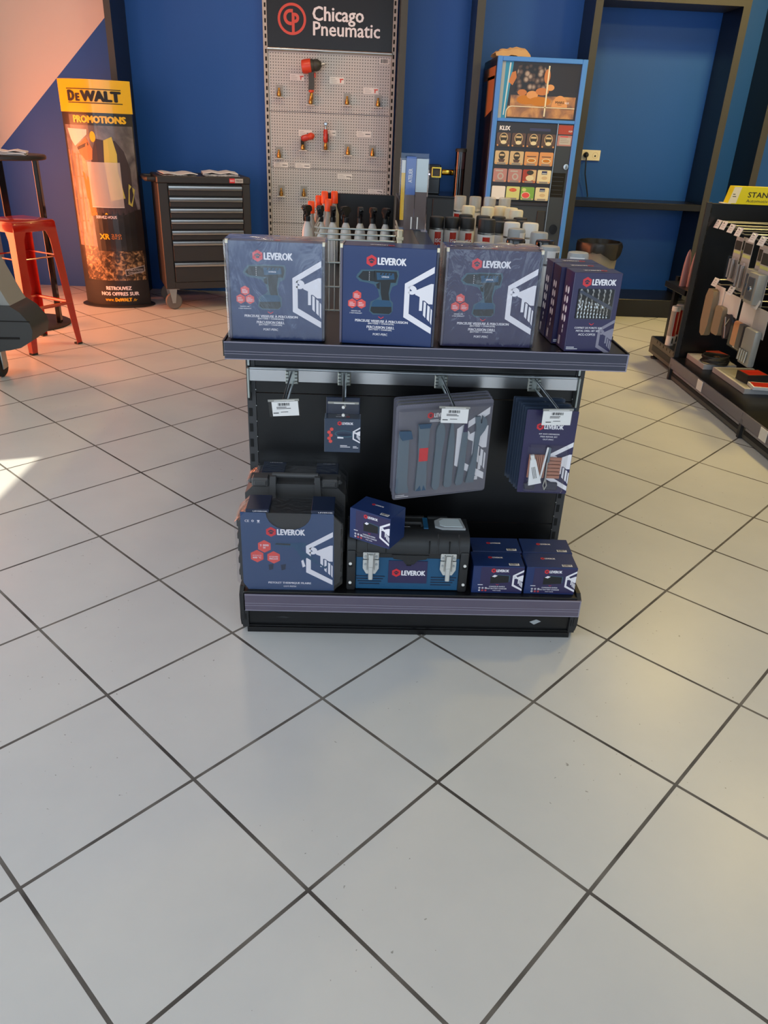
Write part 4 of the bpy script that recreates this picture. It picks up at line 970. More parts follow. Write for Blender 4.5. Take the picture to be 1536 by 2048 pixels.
def pl(loop, col, w=.002):   # polygon cut into vertical slices so it follows the bulge
    xs_ = [p[0] for p in loop]; x0, x1 = min(xs_), max(xs_); n = max(1, int((x1 - x0) / .035))
    for i in range(n):
        a, b = x0 + (x1 - x0) * i / n, x0 + (x1 - x0) * (i + 1) / n
        poly = list(loop)
        for lim, sg in ((a, 1), (b, -1)):
            out = []
            for k in range(len(poly)):
                p, q = poly[k], poly[(k + 1) % len(poly)]
                ip, iq = sg * (p[0] - lim) >= -1e-9, sg * (q[0] - lim) >= -1e-9
                if ip: out.append(p)
                if ip != iq: u = (lim - p[0]) / (q[0] - p[0]); out.append((lim, p[1] + u * (q[1] - p[1])))
            poly = out
            if len(poly) < 3: break
        if len(poly) >= 3: m.flat(poly, col, w=w)
m.text('D', 'ink', -.175, 1.440, -.118, 1.502, w=.003, bold=.085); m.text('E', 'ink', -.112, 1.440, -.078, 1.484, w=.003, bold=.085); m.text('WALT', 'ink', -.072, 1.440, .2, 1.502, w=.003, bold=.085)
m.rect(-.180, 1.512, .2, 1.517, 'ink', w=.003, n=10); m.rect(-.175, 1.425, .205, 1.430, 'ink', w=.003, n=10)
m.build('header_lettering', t)
m = MB(fn=bend)
m.rect(-.235, .45, .246, 1.285, 'smoke', w=.0012, n=20); m.rect(-.2, .2, .24, .45, 'rubble', w=.0012, n=16)
pl([(-.235, .45), (-.235, 1.12), (-.10, 1.10), (-.07, .95), (-.09, .7), (-.12, .45)], 'site_dust', .0016)
pl([(-.08, .42), (-.09, .7), (.246, .72), (.246, .42)], 'totem_dark', .0018)
for z in (.62, .78, .93, 1.08): pl([(-.225, z), (-.13, z + .01), (-.13, z + .018), (-.225, z + .008)], 'smoke_tan', .0019)
for x in (-.2, -.165): pl([(x, .55), (x + .012, .55), (x + .02, 1.1), (x + .008, 1.1)], 'smoke_tan', .0019)
jack = [(-.04, 1.10), (.0, 1.20), (.06, 1.19), (.13, 1.19), (.18, 1.12), (.21, 1.0), (.21, .85), (.23, .72), (.14, .68), (-.06, .70), (-.075, .9)]
pl(jack, 'jacket', .0022)
pl([(-.06, .68), (.19, .70), (.21, .55), (.12, .50), (.08, .60), (-.02, .52)], 'totem_dark', .0022)
pl([(.055, 1.19), (.112, 1.215), (.135, 1.10), (.13, .98), (.16, .80), (.06, .78), (.045, 1.05)], 'hivis', .0026); pl([(.19, .90), (.225, .86), (.2, .74), (.175, .76)], 'hivis', .0026)
pl([(-.145, 1.15), (-.07, 1.205), (-.03, 1.13), (-.04, 1.06), (-.09, 1.055), (-.135, 1.10)], 'skin_print', .0026)
pl([(-.15, 1.14), (-.06, 1.175), (-.055, 1.155), (-.145, 1.12)], 'frame_grey', .003)
pl([(-.215, 1.262), (-.055, 1.258), (-.06, 1.225), (-.11, 1.185), (-.165, 1.145), (-.195, 1.19)], 'helmet', .0032)
pl(circ(-.018, 1.212, .021, .036, 14), 'yellow_print', .0036)
pl([(-.13, .98), (-.075, .93), (-.07, .80), (-.115, .79)], 'amber', .0026); pl([(-.11, .80), (-.065, .82), (-.05, .68), (-.10, .67)], 'amber', .0026)
m.flat([(0, .704), (.012, .692), (-.012, .692)] if False else [(.017, .698), (.03, .686), (.004, .686)], 'yellow_print', w=.003)
m.text('SERVEZ-VOUS', 'white_print', -.065, .656, .088, .676, w=.003, bold=.02)
m.text('XR', 'yellow_print', -.055, .508, .022, .546, w=.003, bold=.04); m.text('250', 'amber', .034, .528, .105, .546, w=.003, bold=.02); m.text('GV.21', 'amber', .034, .508, .105, .524, w=.003, bold=.02)
pl([(.105, .235), (.235, .265), (.237, .310), (.105, .282)], 'paper_grey', .0022); pl([(.110, .240), (.231, .268), (.233, .304), (.110, .277)], 'totem_dark', .0026)
m.text('ROBUSTESSE', 'paper_grey', .118, .272, .226, .287, w=.003); m.text('GARANTIE', 'paper_grey', .122, .252, .222, .266, w=.003)
m.rect(-.235, .008, .25, .19, 'black_plastic', w=.0018, n=16)
m.text('PROMOTIONS', 'yellow_print', -.152, 1.302, .215, 1.345, w=.003, bold=.075)
m.text('RETROUVEZ', 'white_print', -.055, .128, .137, .155, w=.003, bold=.06); m.text('NOS OFFRES SUR', 'white_print', -.098, .085, .185, .112, w=.003, bold=.06)
m.text('www.', 'yellow_print', -.072, .040, .0, .058, w=.003, bold=.02); m.text('DeWALT', 'yellow_print', .006, .040, .132, .066, w=.003, bold=.085); m.text('.fr', 'yellow_print', .137, .040, .168, .060, w=.003, bold=.02)
m.build('printed_picture', t)
MB(fn=bend).rect(-.085, .73, .155, 1.05, 'clear_grey', w=.006, n=10).build('leaflet_pocket', t) if False else None
m = MB(fn=bend); m.rect(-.080, .735, .150, 1.045, 'milky', w=.012, n=10); m.rect(-.080, .735, .150, .739, 'white_plastic', w=.0125, n=10); m.build('leaflet_pocket', t)

# ---- tool cabinet on castors
AN = math.atan2(.23, .645)
t = thing('tool_cabinet', 'black rolling tool cabinet with seven drawers against the blue wall', 'tool cabinet', (-1.515, 6.05, 0), AN)
CW = .685
m = MB().box(0, CW, .012, .455, .165, .925, 'grey_black', .006).box(-.004, CW + .004, -.004, .46, .925, .975, 'grey_black', .008)
m.box(.0, .075, .0, .02, .165, .93, 'grey_black', .006).box(CW - .06, CW, .0, .02, .165, .93, 'grey_black', .006).box(.07, CW - .05, 0, .02, .165, .215, 'grey_black', .002)
m.build('cabinet_body', t)
zz = (.914, .835, .757, .679, .600, .523, .366, .211)
for i in range(7):
    d = MB().box(.078, CW - .063, -.002, .018, zz[i + 1] + .006, zz[i] - .034, 'grey_black', .003).build('drawer', t)
    MB().prism([(0, -.004), (.010, -.002), (.013, .012), (.010, .026), (0, .028)], -.0, CW - .143, 'steel', fr((.079, -.001, zz[i] - .031), (0, -1, 0), (0, 0, 1)).copy() @ Matrix.Rotation(0, 4, 'Z') if False else Matrix(((0, 0, 1, .079), (-1, 0, 0, -.001), (0, 1, 0, zz[i] - .031), (0, 0, 0, 1)))).build('drawer_handle', d)
m = MB().box(CW - .155, CW - .052, -.0065, -.003, .935, .965, 'paper_grey', .001).box(CW - .155, CW - .115, -.008, -.005, .934, .966, 'red_print', .001); m.text('ISO', 'white_print', CW - .150, .943, CW - .12, .957, FRONT(0, -.008, 0)); m.text('TECH', 'ink', CW - .106, .944, CW - .06, .956, FRONT(0, -.0065, 0)); m.build('brand_plate', t)
MB().tube([(-.005, .06, .948), (-.06, .06, .950), (-.07, .08, .95), (-.07, .38, .95), (-.06, .4, .95), (-.005, .4, .948)], .017, 'black_plastic', 10).build('push_handle', t)
for cx, cy in ((.055, .06), (CW - .06, .06), (.055, .40), (CW - .06, .40)):
    c = MB().box(cx - .045, cx + .045, cy - .04, cy + .04, .158, .165, 'steel').prism([(cx - .03, .16), (cx + .03, .16), (cx + .012, .05), (cx - .012, .05)], -cy + .018, -cy + .022, 'galvanised', FRONT(0, 0, 0)).prism([(cx - .03, .16), (cx + .03, .16), (cx + .012, .05), (cx - .012, .05)], -cy - .022, -cy - .018, 'galvanised', FRONT(0, 0, 0)).build('castor', t)
    MB().lathe([(.02, -.016), (.056, -.016), (.063, -.010), (.063, .010), (.056, .016), (.02, .016)], 'wheel_grey', (0, 0, 0), 22, Matrix.Translation((cx, cy, .064)) @ Matrix.Rotation(PI / 2, 4, 'X')).build('wheel', c)
# newspapers lying on it
def papers(name, label, loc, rz, w, d, n, m0='newsprint', cat='magazine', group=None):
    t = thing(name, label, cat, loc, rz, group)
    for i in range(n):
        vs = []; fs = []; k = 8; ox, oy = random.uniform(-.012, .012), random.uniform(-.01, .01)
        for j in range(k + 1):
            u = j / k; z = i * .006 + .003 + .010 * math.sin(u * PI * (1.2 + .3 * i) + i) ** 2 * (1 if i == n - 1 else .3)
            for y in (-d / 2, d / 2): vs += [((u - .5) * w + ox, y + oy, z), ((u - .5) * w + ox, y + oy, max(z - .005, .0002))]
        for j in range(k):
            a, b = 4 * j, 4 * j + 4; fs += [(a, b, b + 2, a + 2), (a + 1, a + 3, b + 3, b + 1), (a, a + 1, b + 1, b), (a + 2, b + 2, b + 3, a + 3)]
        fs += [(0, 2, 3, 1), (4 * k, 4 * k + 1, 4 * k + 3, 4 * k + 2)]
        MB().add(vs, fs, m0 if i % 2 == 0 else 'paper').build('page_stack', t)
    return t
c_, s_ = math.cos(AN), math.sin(AN)
def cabp(x, y): return (-1.515 + c_ * x - s_ * y, 6.05 + s_ * x + c_ * y, .9755)
papers('newspaper', 'folded newspaper on the left half of the tool cabinet top', cabp(.17, .20), AN + .05, .25, .30, 2, group='newspapers on the tool cabinet')
papers('newspaper', 'thicker folded newspaper on the right half of the tool cabinet top', cabp(.50, .19), AN - .1, .26, .30, 4, group='newspapers on the tool cabinet')

# ---- bar table, papers, stool, machine at the left edge
t = thing('bar_table', 'round black bar table with three flat legs at the left edge', 'table', (-2.37, 5.50, 0))
MB().lathe([(.0, 1.075), (.262, 1.075), (.27, 1.082), (.27, 1.098), (.262, 1.105), (0, 1.105)], 'black_plastic', seg=40).build('tabletop', t)
MB().lathe([(.275, 0), (.275, .008), (.26, .016), (0, .018)], 'black_plastic', seg=40).build('base_plate', t)
for a in (.02, 2.1, 4.2): MB().box(.195, .225, -.022, .022, .014, 1.076, 'black_gloss', .003, T=Matrix.Rotation(a, 4, 'Z')).build('leg', t)
papers('magazine', 'pile of papers lying on the bar table', (-2.30, 5.42, 1.1055), .3, .24, .2, 4, 'paper')
t = thing('bar_stool', 'red metal bar stool in front of the bar table', 'stool', (-2.10, 4.945, 0), math.atan2(.329, .2))
sh, fh = .148, .19   # half sizes of seat and feet
m = MB(); n = 10
m.box(-sh, sh, -sh, sh, .755, .775, 'red_paint', .012, 2).box(-sh - .002, sh + .002, -sh - .002, sh + .002, .712, .766, 'red_paint', .008, 2); m.build('seat', t)
for sx, sy in ((1, 1), (1, -1), (-1, 1), (-1, -1)):
    P = lambda u, q: Vector((sx * (sh + (fh - sh) * u - q[0]), sy * (sh + (fh - sh) * u - q[1]), .74 * (1 - u)))
    vs = []; fs = []; us = (0, .04, .10, .3, .6, .85, 1.0); ws = (.10, .078, .062, .056, .050, .044, .036)
    for u, w_ in zip(us, ws):
        for q in ((0, w_), (0, 0), (w_, 0), (w_, .004), (.004, .004), (.004, w_)): vs.append(P(u, q))
    for i in range(len(us) - 1):
        for k in range(6):
            a, b = i * 6 + k, i * 6 + (k + 1) % 6; f = (a, b, b + 6, a + 6); fs.append(f if sx * sy < 0 else f[::-1])
    MB().add(vs, fs, 'red_paint').box(sx * fh - sx * .036 if sx > 0 else sx * fh, sx * fh if sx > 0 else sx * fh + .036, sy * fh - .036 if sy > 0 else sy * fh, sy * fh if sy > 0 else sy * fh + .036, 0, .012, 'rubber').build('leg', t)
for z, r_ in ((.27, .011), (.56, .005)):
    k = sh + (fh - sh) * (1 - z / .74) - .01
    for i in range(4):
        a = [(k, k), (-k, k), (-k, -k), (k, -k)]; p, q = a[i], a[(i + 1) % 4]
        MB().tube([(p[0], p[1], z), (q[0], q[1], z)], r_, 'red_paint', 8).build('foot_rail' if z < .4 else 'brace', t)
t = thing('floor_scrubber', 'grey and charcoal floor cleaning machine on castors cut by the left edge', 'floor machine', (-2.385, 4.20, 0))
low = [(-.45, .17), (.34, .165), (.44, .18), (.50, .195), (.565, .235), (.578, .29), (.57, .33), (.525, .39), (.475, .424), (-.45, .424)]
m = MB(); bm = bmesh.new()
m.prism([(x, z - .012) for x, z in low], -.24, .0, 'machine_dark', FRONT(0, 0, 0)); m.prism([(.10, .222), (.5, .232), (.5, .242), (.10, .235)], 0, .004, 'slot_dark', FRONT(0, 0, 0)); m.prism([(-.45, .318), (.572, .328), (.572, .333), (-.45, .324)], 0, .003, 'slot_dark', FRONT(0, 0, 0)); bm.free(); m.build('bumper_hull', t)
m = MB().prism([(-.45, .412), (.475, .412), (.46, .44), (.43, .51), (.385, .62), (.35, .68), (.30, .72), (-.45, .76)], -.23, -.012, 'machine_grey', FRONT(0, 0, 0)); m.build('upper_hull', t)
MB().prism([(-.2, .45), (.415, .465), (.425, .48), (.395, .56), (.36, .61), (-.2, .66)], -.012, -.004, 'white_plastic', FRONT(0, 0, 0)).prism([(-.2, .47), (.39, .48), (.40, .49), (.37, .555), (.345, .595), (-.2, .64)], -.004, -.002, 'paper_grey', FRONT(0, 0, 0)).build('side_panel', t)
for cx, cy in ((.345, .05), (-.25, .05), (-.02, .19), (-.35, .19)):
    c = MB().box(cx - .05, cx + .05, cy - .04, cy + .04, .155, .168, 'steel', .003).lathe([(.02, .13), (.03, .14), (.03, .156)], 'galvanised', (cx, cy, 0), 12).box(cx - .028, cx - .022, cy - .03, cy + .03, .05, .15, 'galvanised').box(cx + .022, cx + .028, cy - .03, cy + .03, .05, .15, 'galvanised').build('castor', t)
    MB().lathe([(.02, -.019), (.052, -.019), (.062, -.010), (.062, .010), (.052, .019), (.02, .019)], 'rubber', (0, 0, 0), 22, Matrix.Translation((cx, cy, .0625)) @ Matrix.Rotation(PI / 2 + .0, 4, 'Y')).build('wheel', c)

# ---- drinks machine
t = thing('vending_machine', 'blue framed hot drinks vending machine with coffee bean picture', 'vending machine', (1.2475, 6.2, 0))
VW = .3225
m = MB().box(-VW, VW, .012, .66, .03, 1.838, 'vend_grey', .004); m.box(-VW + .02, VW - .02, .03, .6, 0, .03, 'slot_dark'); m.build('cabinet', t)
m = MB().rect(-.62, .04, -.03, 1.82, 'side_beans', LEFT(-VW, .01, 0), .0012); m.rect(-.62, 1.70, -.03, 1.78, 'skin_print', LEFT(-VW, .01, 0), .0018); m.flat([(-.40, 1.45), (-.05, 1.5), (-.05, 1.72), (-.40, 1.72)], 'skin_print', LEFT(-VW, .01, 0), .0018); m.rect(-.032, .04, -.026, 1.70, 'white_print', LEFT(-VW, .01, 0), .0022); m.build('side_graphic', t)
m = MB(); F = FRONT(0, 0, 0)
for x0, x1, z0, z1 in ((-VW, -.287, .04, 1.838), (.284, VW, .04, 1.838), (-.287, .284, 1.808, 1.838), (-.287, .284, 1.428, 1.450), (-.287, .284, .04, .075)): m.box(x0, x1, -.012, .02, z0, z1, 'vend_blue', .003)
m.build('door_frame', t)
m = MB().box(-.287, .284, .0, .012, 1.45, 1.808, 'vend_dark')
m.rect(-.287, 1.45, -.262, 1.808, 'grey_plastic', F); m.flat([(-.262, 1.45), (-.232, 1.45), (-.205, 1.808), (-.262, 1.808)], 'cyan_print', F, .0006)
m.flat([(-.25, 1.47), (-.242, 1.47), (-.222, 1.80), (-.232, 1.80)], 'pale_leaf', F, .0009)
m.rect(-.22, 1.46, .27, 1.53, 'warm_blur', F, .0004); m.rect(-.205, 1.53, .27, 1.60, 'warm_blur', F, .0005)
m.flat([(-.185, 1.62), (-.17, 1.78), (-.12, 1.795), (.02, 1.79), (.062, 1.70), (.05, 1.635), (-.03, 1.61), (-.10, 1.61)], 'coffee_beans', F, .0008)
m.flat([(-.20, 1.66), (-.175, 1.71), (-.185, 1.75), (-.212, 1.74), (-.23, 1.68)], 'skin_print', F, .0007)
for x, z, rx, rz_, c in ((-.125, 1.618, .034, .020, 'skin_print'), (-.05, 1.605, .042, .026, 'peach'), (.02, 1.628, .048, .024, 'skin_print'), (.075, 1.655, .030, .020, 'peach'), (.045, 1.725, .022, .045, 'skin_print'), (-.09, 1.572, .07, .03, 'amber'), (.01, 1.565, .08, .03, 'amber')):
    m.flat(circ(x, z, rx, rz_, 18), c, F, .0010 + .0001 * x)
m.rect(.048, 1.47, .058, 1.79, 'cream_plastic', F, .0016); m.rect(-.19, 1.526, .27, 1.531, 'cream_plastic', F, .0016); m.flat(arcband(-.19, 1.49, .035, .041, PI / 2, PI), 'cream_plastic', F, .0016); m.rect(-.231, 1.452, -.225, 1.49, 'cream_plastic', F, .0016)
m.flat(circ(.156, 1.533, .058, .074, 20, 0, PI), 'peach', F, .0014); m.text('MARS', 'ink', .125, 1.556, .188, 1.572, F, .002); m.text('DRINKS', 'ink', .142, 1.546, .172, 1.551, F, .002, .0); m.text('KLIX', 'white_print', .196, 1.556, .225, 1.568, F, .002)
m.build('picture_panel', t)
m = MB().box(-.287, .165, -.004, .012, .893, 1.428, 'vend_dark', .003); m.text('KLIX', 'white_print', -.262, 1.372, -.183, 1.399, FRONT(0, -.004, 0), bold=.05); m.rect(-.04, 1.374, .115, 1.392, 'violet_card', FRONT(0, -.004, 0)); m.build('selection_panel', t)
F = FRONT(0, -.012, 0)
for r_ in range(4):
    for c_ in range(4):
        x = -.227 + c_ * .1112; z = 1.3095 - r_ * .1205
        base = (('brown_tile',) * 4, ('tan_tile', 'tan_tile', 'peach', 'peach'), ('pink_tile', 'pink_tile', 'red_tile', 'beige_tile'), ('paper', 'lime_tile', 'green_tile', 'beige_tile'))[r_][c_]
        m = MB().prism(rrect(-.051, -.046, .051, .046, .008), -.007, 0, base, fr((x, -.012, z), (1, 0, 0), (0, 0, 1))); T = fr((x, -.012, z), (1, 0, 0), (0, 0, 1))
        if (r_, c_) != (3, 0):
            for s in (-1, 1): m.flat(circ(s * .041, -.038, .006, n=8), 'peach' if r_ < 3 else 'tan_tile', T, .0008)
            m.rect(-.032, -.044, .032, -.033, 'grey_tile' if r_ else 'frame_grey', T, .0006)
        if r_ == 0: m.flat([circ(0, .012, .031, .033, 20), circ(0, .012, .026, .028, 20)[::-1]], 'tan_tile', T); m.flat(circ(0, .012, .026, .028), 'frame_grey', T, .0003); m.rect(-.02, .014, .02, .026, 'tan_tile', T, .0008); m.flat(circ(.002, -.017, .022, .013), 'beige_tile', T, .0008)
        elif r_ == 1 and c_ < 2: m.flat(circ(0, .014, .024, .026), 'frame_grey', T); m.rect(-.017, .012, .017, .024, 'tan_tile', T, .0008); m.flat([(-.018, -.03), (.018, -.03), (.026, -.01), (-.026, -.01)], 'brown_tile', T)
        elif r_ == 1: m.flat(circ(.002, -.012, .034, .016), 'beige_tile', T); m.flat(circ(.002, -.012, .027, .011), 'amber', T, .0006); m.rect(-.035, .012, .035, .018, 'brown_tile', T)
        elif r_ == 2 and c_ < 2: m.flat(circ(.004, -.006, .024, .024), 'paper_grey', T); m.flat(circ(.004, -.006, .014, .014), 'pink_tile', T, .0006); m.rect(-.036, .026, .02, .036, 'paper_grey', T)
        elif (r_, c_) == (2, 2): m.flat([(.0, .044), (.049, .044), (.049, -.03), (.03, -.03)], 'tan_tile', T); m.flat(circ(.004, .026, .026, .016), 'frame_grey', T, .0006); m.flat(circ(.004, -.012, .030, .02), 'beige_tile', T, .0006)
        elif c_ == 3 and r_ > 1: m.rect(-.02, .016, .02, .040, 'violet_card', T); m.rect(-.017, .02, .017, .026, 'pale_leaf', T, .0006); m.flat(circ(.004, -.008, .022, .012), 'tan_tile', T)
        elif (r_, c_) == (3, 1): m.flat(circ(-.002, .022, .028, .012), 'red_print', T); m.text('Lipton', 'yellow_print', -.022, .016, .018, .028, T)
        elif (r_, c_) == (3, 2): m.flat(circ(-.012, -.012, .034, .024), 'beige_tile', T); m.flat(circ(-.012, -.012, .029, .019), 'coral_print', T, .0006); m.flat(circ(-.028, .026, .016, .012), 'lime_tile', T)
        m.build('selection_button', t)
m = MB().box(.167, .284, -.006, .012, .075, 1.428, 'vend_grey', .003).box(.163, .167, -.012, .012, .60, 1.428, 'steel'); m.rect(.172, 1.36, .28, 1.42, 'red_tile', FRONT(0, -.006, 0)); m.text('KLIX', 'white_print', .25, 1.376, .278, 1.386, FRONT(0, -.006, 0), .001)
m.rect(.174, 1.283, .280, 1.352, 'pink_tile', FRONT(0, -.006, 0)); m.rect(.19, 1.292, .272, 1.338, 'paper_grey', FRONT(0, -.006, 0), .0006); m.rect(.194, 1.342, .25, 1.347, 'red_print', FRONT(0, -.006, 0), .0008); lines(m, FRONT(0, -.006, 0), .196, 1.328, .266, 3, .012, .003, 'grey_tile', .0009)
m.rect(.168, .93, .27, 1.10, 'slot_dark', FRONT(0, -.006, 0))
for k in range(5): m.rect(.175, .95 + k * .03, .258, .953 + k * .03, 'vend_grey', FRONT(0, -.006, 0), .0008)
m.build('coin_column', t)
MB().lathe([(.019, -.004), (.021, 0), (.019, .004), (0, .005)], 'steel', (0, 0, 0), 18, fr((.262, -.012, 1.143), (1, 0, 0), (0, 0, 1))).box(.260, .264, -.020, -.016, 1.132, 1.154, 'slot_dark').build('coin_slot', t)
MB().prism(circ(0, 0, .030, .036, 20), -.004, .012, 'black_gloss', fr((.228, -.008, .70), (1, 0, 0), (0, 0, 1))).build('return_flap', t)
MB().box(-.287, .165, -.002, .012, .075, .885, 'vend_grey', .003).box(.09, .155, -.008, -.002, .42, .83, 'grey_black', .004).box(-.287, .165, -.01, .0, .862, .888, 'vend_dark', .003).build('lower_door', t)
t = thing('paper_bag', 'crumpled brown paper bag lying on top of the drinks machine', 'bag', (1.05, 6.42, 1.8385), .1)
bm = bmesh.new(); bmesh.ops.create_grid(bm, x_segments=14, y_segments=6, size=.5)
rr = random.Random(4)
vs = []
for v in bm.verts:
    u, w_ = v.co.x, v.co.y; z = .012 + (.055 + .03 * u) * (1 - (2 * abs(w_)) ** 3) * (1 - .6 * abs(2 * u) ** 4) + rr.uniform(-.007, .007); v.co = Vector((u * .26, w_ * .17, max(z, .002)))
m = MB(); m.bm(bm, 'kraft'); m.rect(-.125, -.08, .125, .08, 'kraft', I4, .0008); m.build('bag_paper', t, ang=15)

# ---- black cabinet left of the machine with a key safe and cup tube
t = thing('low_cabinet', 'low black cabinet standing between the tool board and the drinks machine', 'cabinet', (.545, 6.42, 0))
MB().box(-.215, .215, 0, .46, .04, .878, 'shelf_black', .003).box(-.2, .2, .02, .44, 0, .04, 'slot_dark').box(-.22, .22, -.006, .47, .878, .892, 'black_gloss', .002).build('cabinet_body', t)
for s in (-1, 1): MB().box(s * .107 - .105, s * .107 + .105, -.008, 0, .06, .87, 'shelf_black', .002).build('door', t)
t = thing('coffee_grinder', 'dark box-shaped device with gold end plate and small light on the black cabinet', 'device', (.55, 6.50, .8925))
MB().box(-.055, .055, .05, .25, 0, .215, 'black_gloss', .006).build('housing', t)
MB().box(-.055, .040, .04, .05, .11, .205, 'black_gloss', .002).box(-.03, .05, -.0, .052, .13, .195, 'frame_grey', .003).build('head', t)
m = MB()
for x0, x1, z0, z1 in ((-.02, .055, .190, .200), (-.02, .055, .125, .135), (.045, .055, .135, .190), (-.02, -.012, .135, .190)): m.box(x0, x1, -.012, .0, z0, z1, 'gold', .001)
m.build('gold_frame', t)
MB().lathe([(0, .062), (.020, .062), (.022, .066), (.022, .150), (.018, .156), (0, .156)], 'gold', (0, 0, 0), 16, Matrix.Translation((0, .02, .165)) @ Matrix.Rotation(PI / 2, 4, 'Y')).build('gold_tube', t)
MB().lathe([(0, 0), (.006, 0), (.004, .004), (0, .005)], 'led', (0, 0, 0), 10, fr((-.036, .039, .145), (1, 0, 0), (0, 0, 1))).build('indicator_light', t)
t = thing('cup_dispenser', 'tall clear tube of stacked cups with dark top beside the drinks machine', 'cup tube', (.735, 6.37, .8925))
MB().lathe([(.040, 0), (.040, .325)], 'tinted', seg=20).build('tube', t)
MB().lathe([(.044, .318), (.044, .336), (.038, .342), (0, .342)], 'black_plastic', seg=20).build('tube_cap', t)
for s in (-1, 1):
    MB().lathe([(.013, .20), (.014, .205), (.014, .312), (.013, .316)], 'pink_tile', (s * .019, -.006, 0), 12).lathe([(.013, .004), (.013, .2)], 'frame_grey', (s * .019, -.006, 0), 12).build('cup_stack', t)  # pink reflection is put into the colour of the upper cups

# ---- socket, cable, bin
t = thing('wall_socket', 'cream double wall socket right of the drinks machine', 'socket', (1.872, 6.898, 1.214))
MB().box(-.082, .082, -.012, 0, -.040, .040, 'cream_plastic', .003).build('plate', t)
m = MB().flat([circ(.04, 0, .024, n=20), circ(.04, 0, .021, n=20)[::-1]], 'tan_tile', FRONT(0, -.012, 0)); m.flat(circ(.04, -.004, .007, n=10), 'slot_dark', FRONT(0, -.012, 0)); m.build('outlet', t)
t = thing('power_cable', 'black plug in the left outlet with its cable hanging down', 'cable', (1.832, 6.885, 1.214))
MB().lathe([(0, .0), (.020, .0), (.022, .012), (.018, .03), (.010, .04), (0, .042)], 'black_plastic', (0, 0, 0), 14, fr((0, 0, .003), (1, 0, 0), (0, 0, 1))).build('plug', t)
MB().tube([(0, -.035, -.01), (0, -.04, -.06), (.01, -.03, -.14), (.035, -.02, -.22), (.06, -.015, -.3), (.062, -.015, -.318)], .005, 'black_plastic', 6).build('cord', t)
t = thing('waste_bin', 'grey waste bin with black bag over its rim, beside the drinks machine', 'bin', (1.86, 6.20, 0))
MB().lathe([(.115, 0), (.12, .01), (.155, .585), (.160, .59)], 'bin_grey', seg=28).build('bin_body', t)
m = MB(); vs = []; fs = []; n = 36; rr = random.Random(8)
ring = [(.150, .55), (.158, .628), (.172, .622), (.178, .60), (.172, .56)]
for j, (r_, z) in enumerate(ring):
    for i in range(n):
        a = 2 * PI * i / n; k = (.004 * math.sin(7 * a + j) + .003 * math.sin(11 * a)); zz_ = z - ((.05 * max(0, math.sin(2.5 * a + 1)) + rr.uniform(0, .015)) if j == 4 else 0)
        vs.append(((r_ + k) * math.cos(a), (r_ + k) * math.sin(a), zz_))
for j in range(len(ring) - 1):
    for i in range(n): fs.append((j * n + i, j * n + (i + 1) % n, (j + 1) * n + (i + 1) % n, (j + 1) * n + i))
m.add(vs, fs, 'bin_bag'); m.lathe([(0, .55), (.151, .552)], 'slot_dark', seg=20); m.build('bin_bag', t)

# ================================================================== shelf run at the right edge
t = thing('gondola_side_shelf', 'black shelf run at the right edge with hooks full of blister packs', 'display shelf', (1.96, 4.65, 0))
MB().box(.03, .52, -.0, .02, .02, 1.04, 'shelf_black', .002).build('side_cheek', t)
m = MB().box(.018, .048, -.014, .0, .1, 1.045, 'grey_black', .001)
for k in range(18): m.box(.046, .054, -.0145, -.006, .14 + k * .05, .168 + k * .05, 'slot_dark')
m.build('slotted_upright', t)
MB().box(.4895, .52, -2.6, 0, .09, 1.04, 'shelf_black').build('back_panel', t)
MB().box(.006, .49, -2.6, -.016, .10, .138, 'shelf_black', .002).box(.05, .49, -2.6, -.03, .0, .10, 'black_matte').build('base_shelf', t)
for a, b in ((-1.03, -.03), (-2.05, -1.05)):
    m = MB().box(.016, .03, a, b, .005, .10, 'kick_grey', .002).box(.012, .018, a + .03, b - .03, .055, .066, 'strip_edge').box(.012, .018, a + .02, b - .02, .03, .05, 'black_matte'); m.build('kick_plate', t)
    T = Matrix(((0, 0, 1, 0), (1, 0, 0, 0), (0, 1, 0, 0), (0, 0, 0, 1)))
    m = MB().box(-.004, .006, a - .01, b + .01, .076, .138, 'strip_cover', .001).box(.001, .006, a - .01, b + .01, .078, .137, 'strip_violet'); m.build('price_strip', t)
for y in (-.03, -1.04): MB().box(-.002, .024, y - .012, y + .012, .0, .10, 'grey_black', .002).build('base_bracket', t)
for y0 in (-.50, -1.28): MB().box(-.0065, -.0042, y0 - .035, y0 + .035, .078, .136, 'paper', T=Matrix.Identity(4)).build('shelf_label', t)

t = thing('sign_box', 'bright yellow brand sign box on top of the right shelf run', 'sign', (2.117, 4.64, 1.041))
m = MB().prism([(-.02, .0), (.42, .0), (.42, .094), (.0, .094)], -.06, 0, 'lime_print', FRONT(0, 0, 0)); m.flat([(-.018, .004), (.028, .004), (.045, .090), (.002, .090)], 'cream_plastic', FRONT(0, 0, 0))
m.text('STANLEY', 'ink', .088, .038, .285, .066, FRONT(0, 0, 0), bold=.02); m.text('Automotive', 'frame_grey', .085, .012, .225, .028, FRONT(0, 0, 0), bold=0)
lines(m, FRONT(0, 0, 0), .0, .05, .022, 2, .012, .004, 'frame_grey', .0008); m.box(-.045, 0, -.001, .06, .0, .004, 'cream_plastic'); m.build('sign_body', t)
t = thing('paper_roll', 'white rolled tube standing behind the yellow sign', 'roll', (2.46, 4.80, 1.0))
MB().lathe([(.03, 0), (.032, .003), (.032, .058), (.030, .06), (.033, .062), (.034, .3), (.03, .302), (0, .302)], 'paper', seg=16).build('rolled_paper', t)

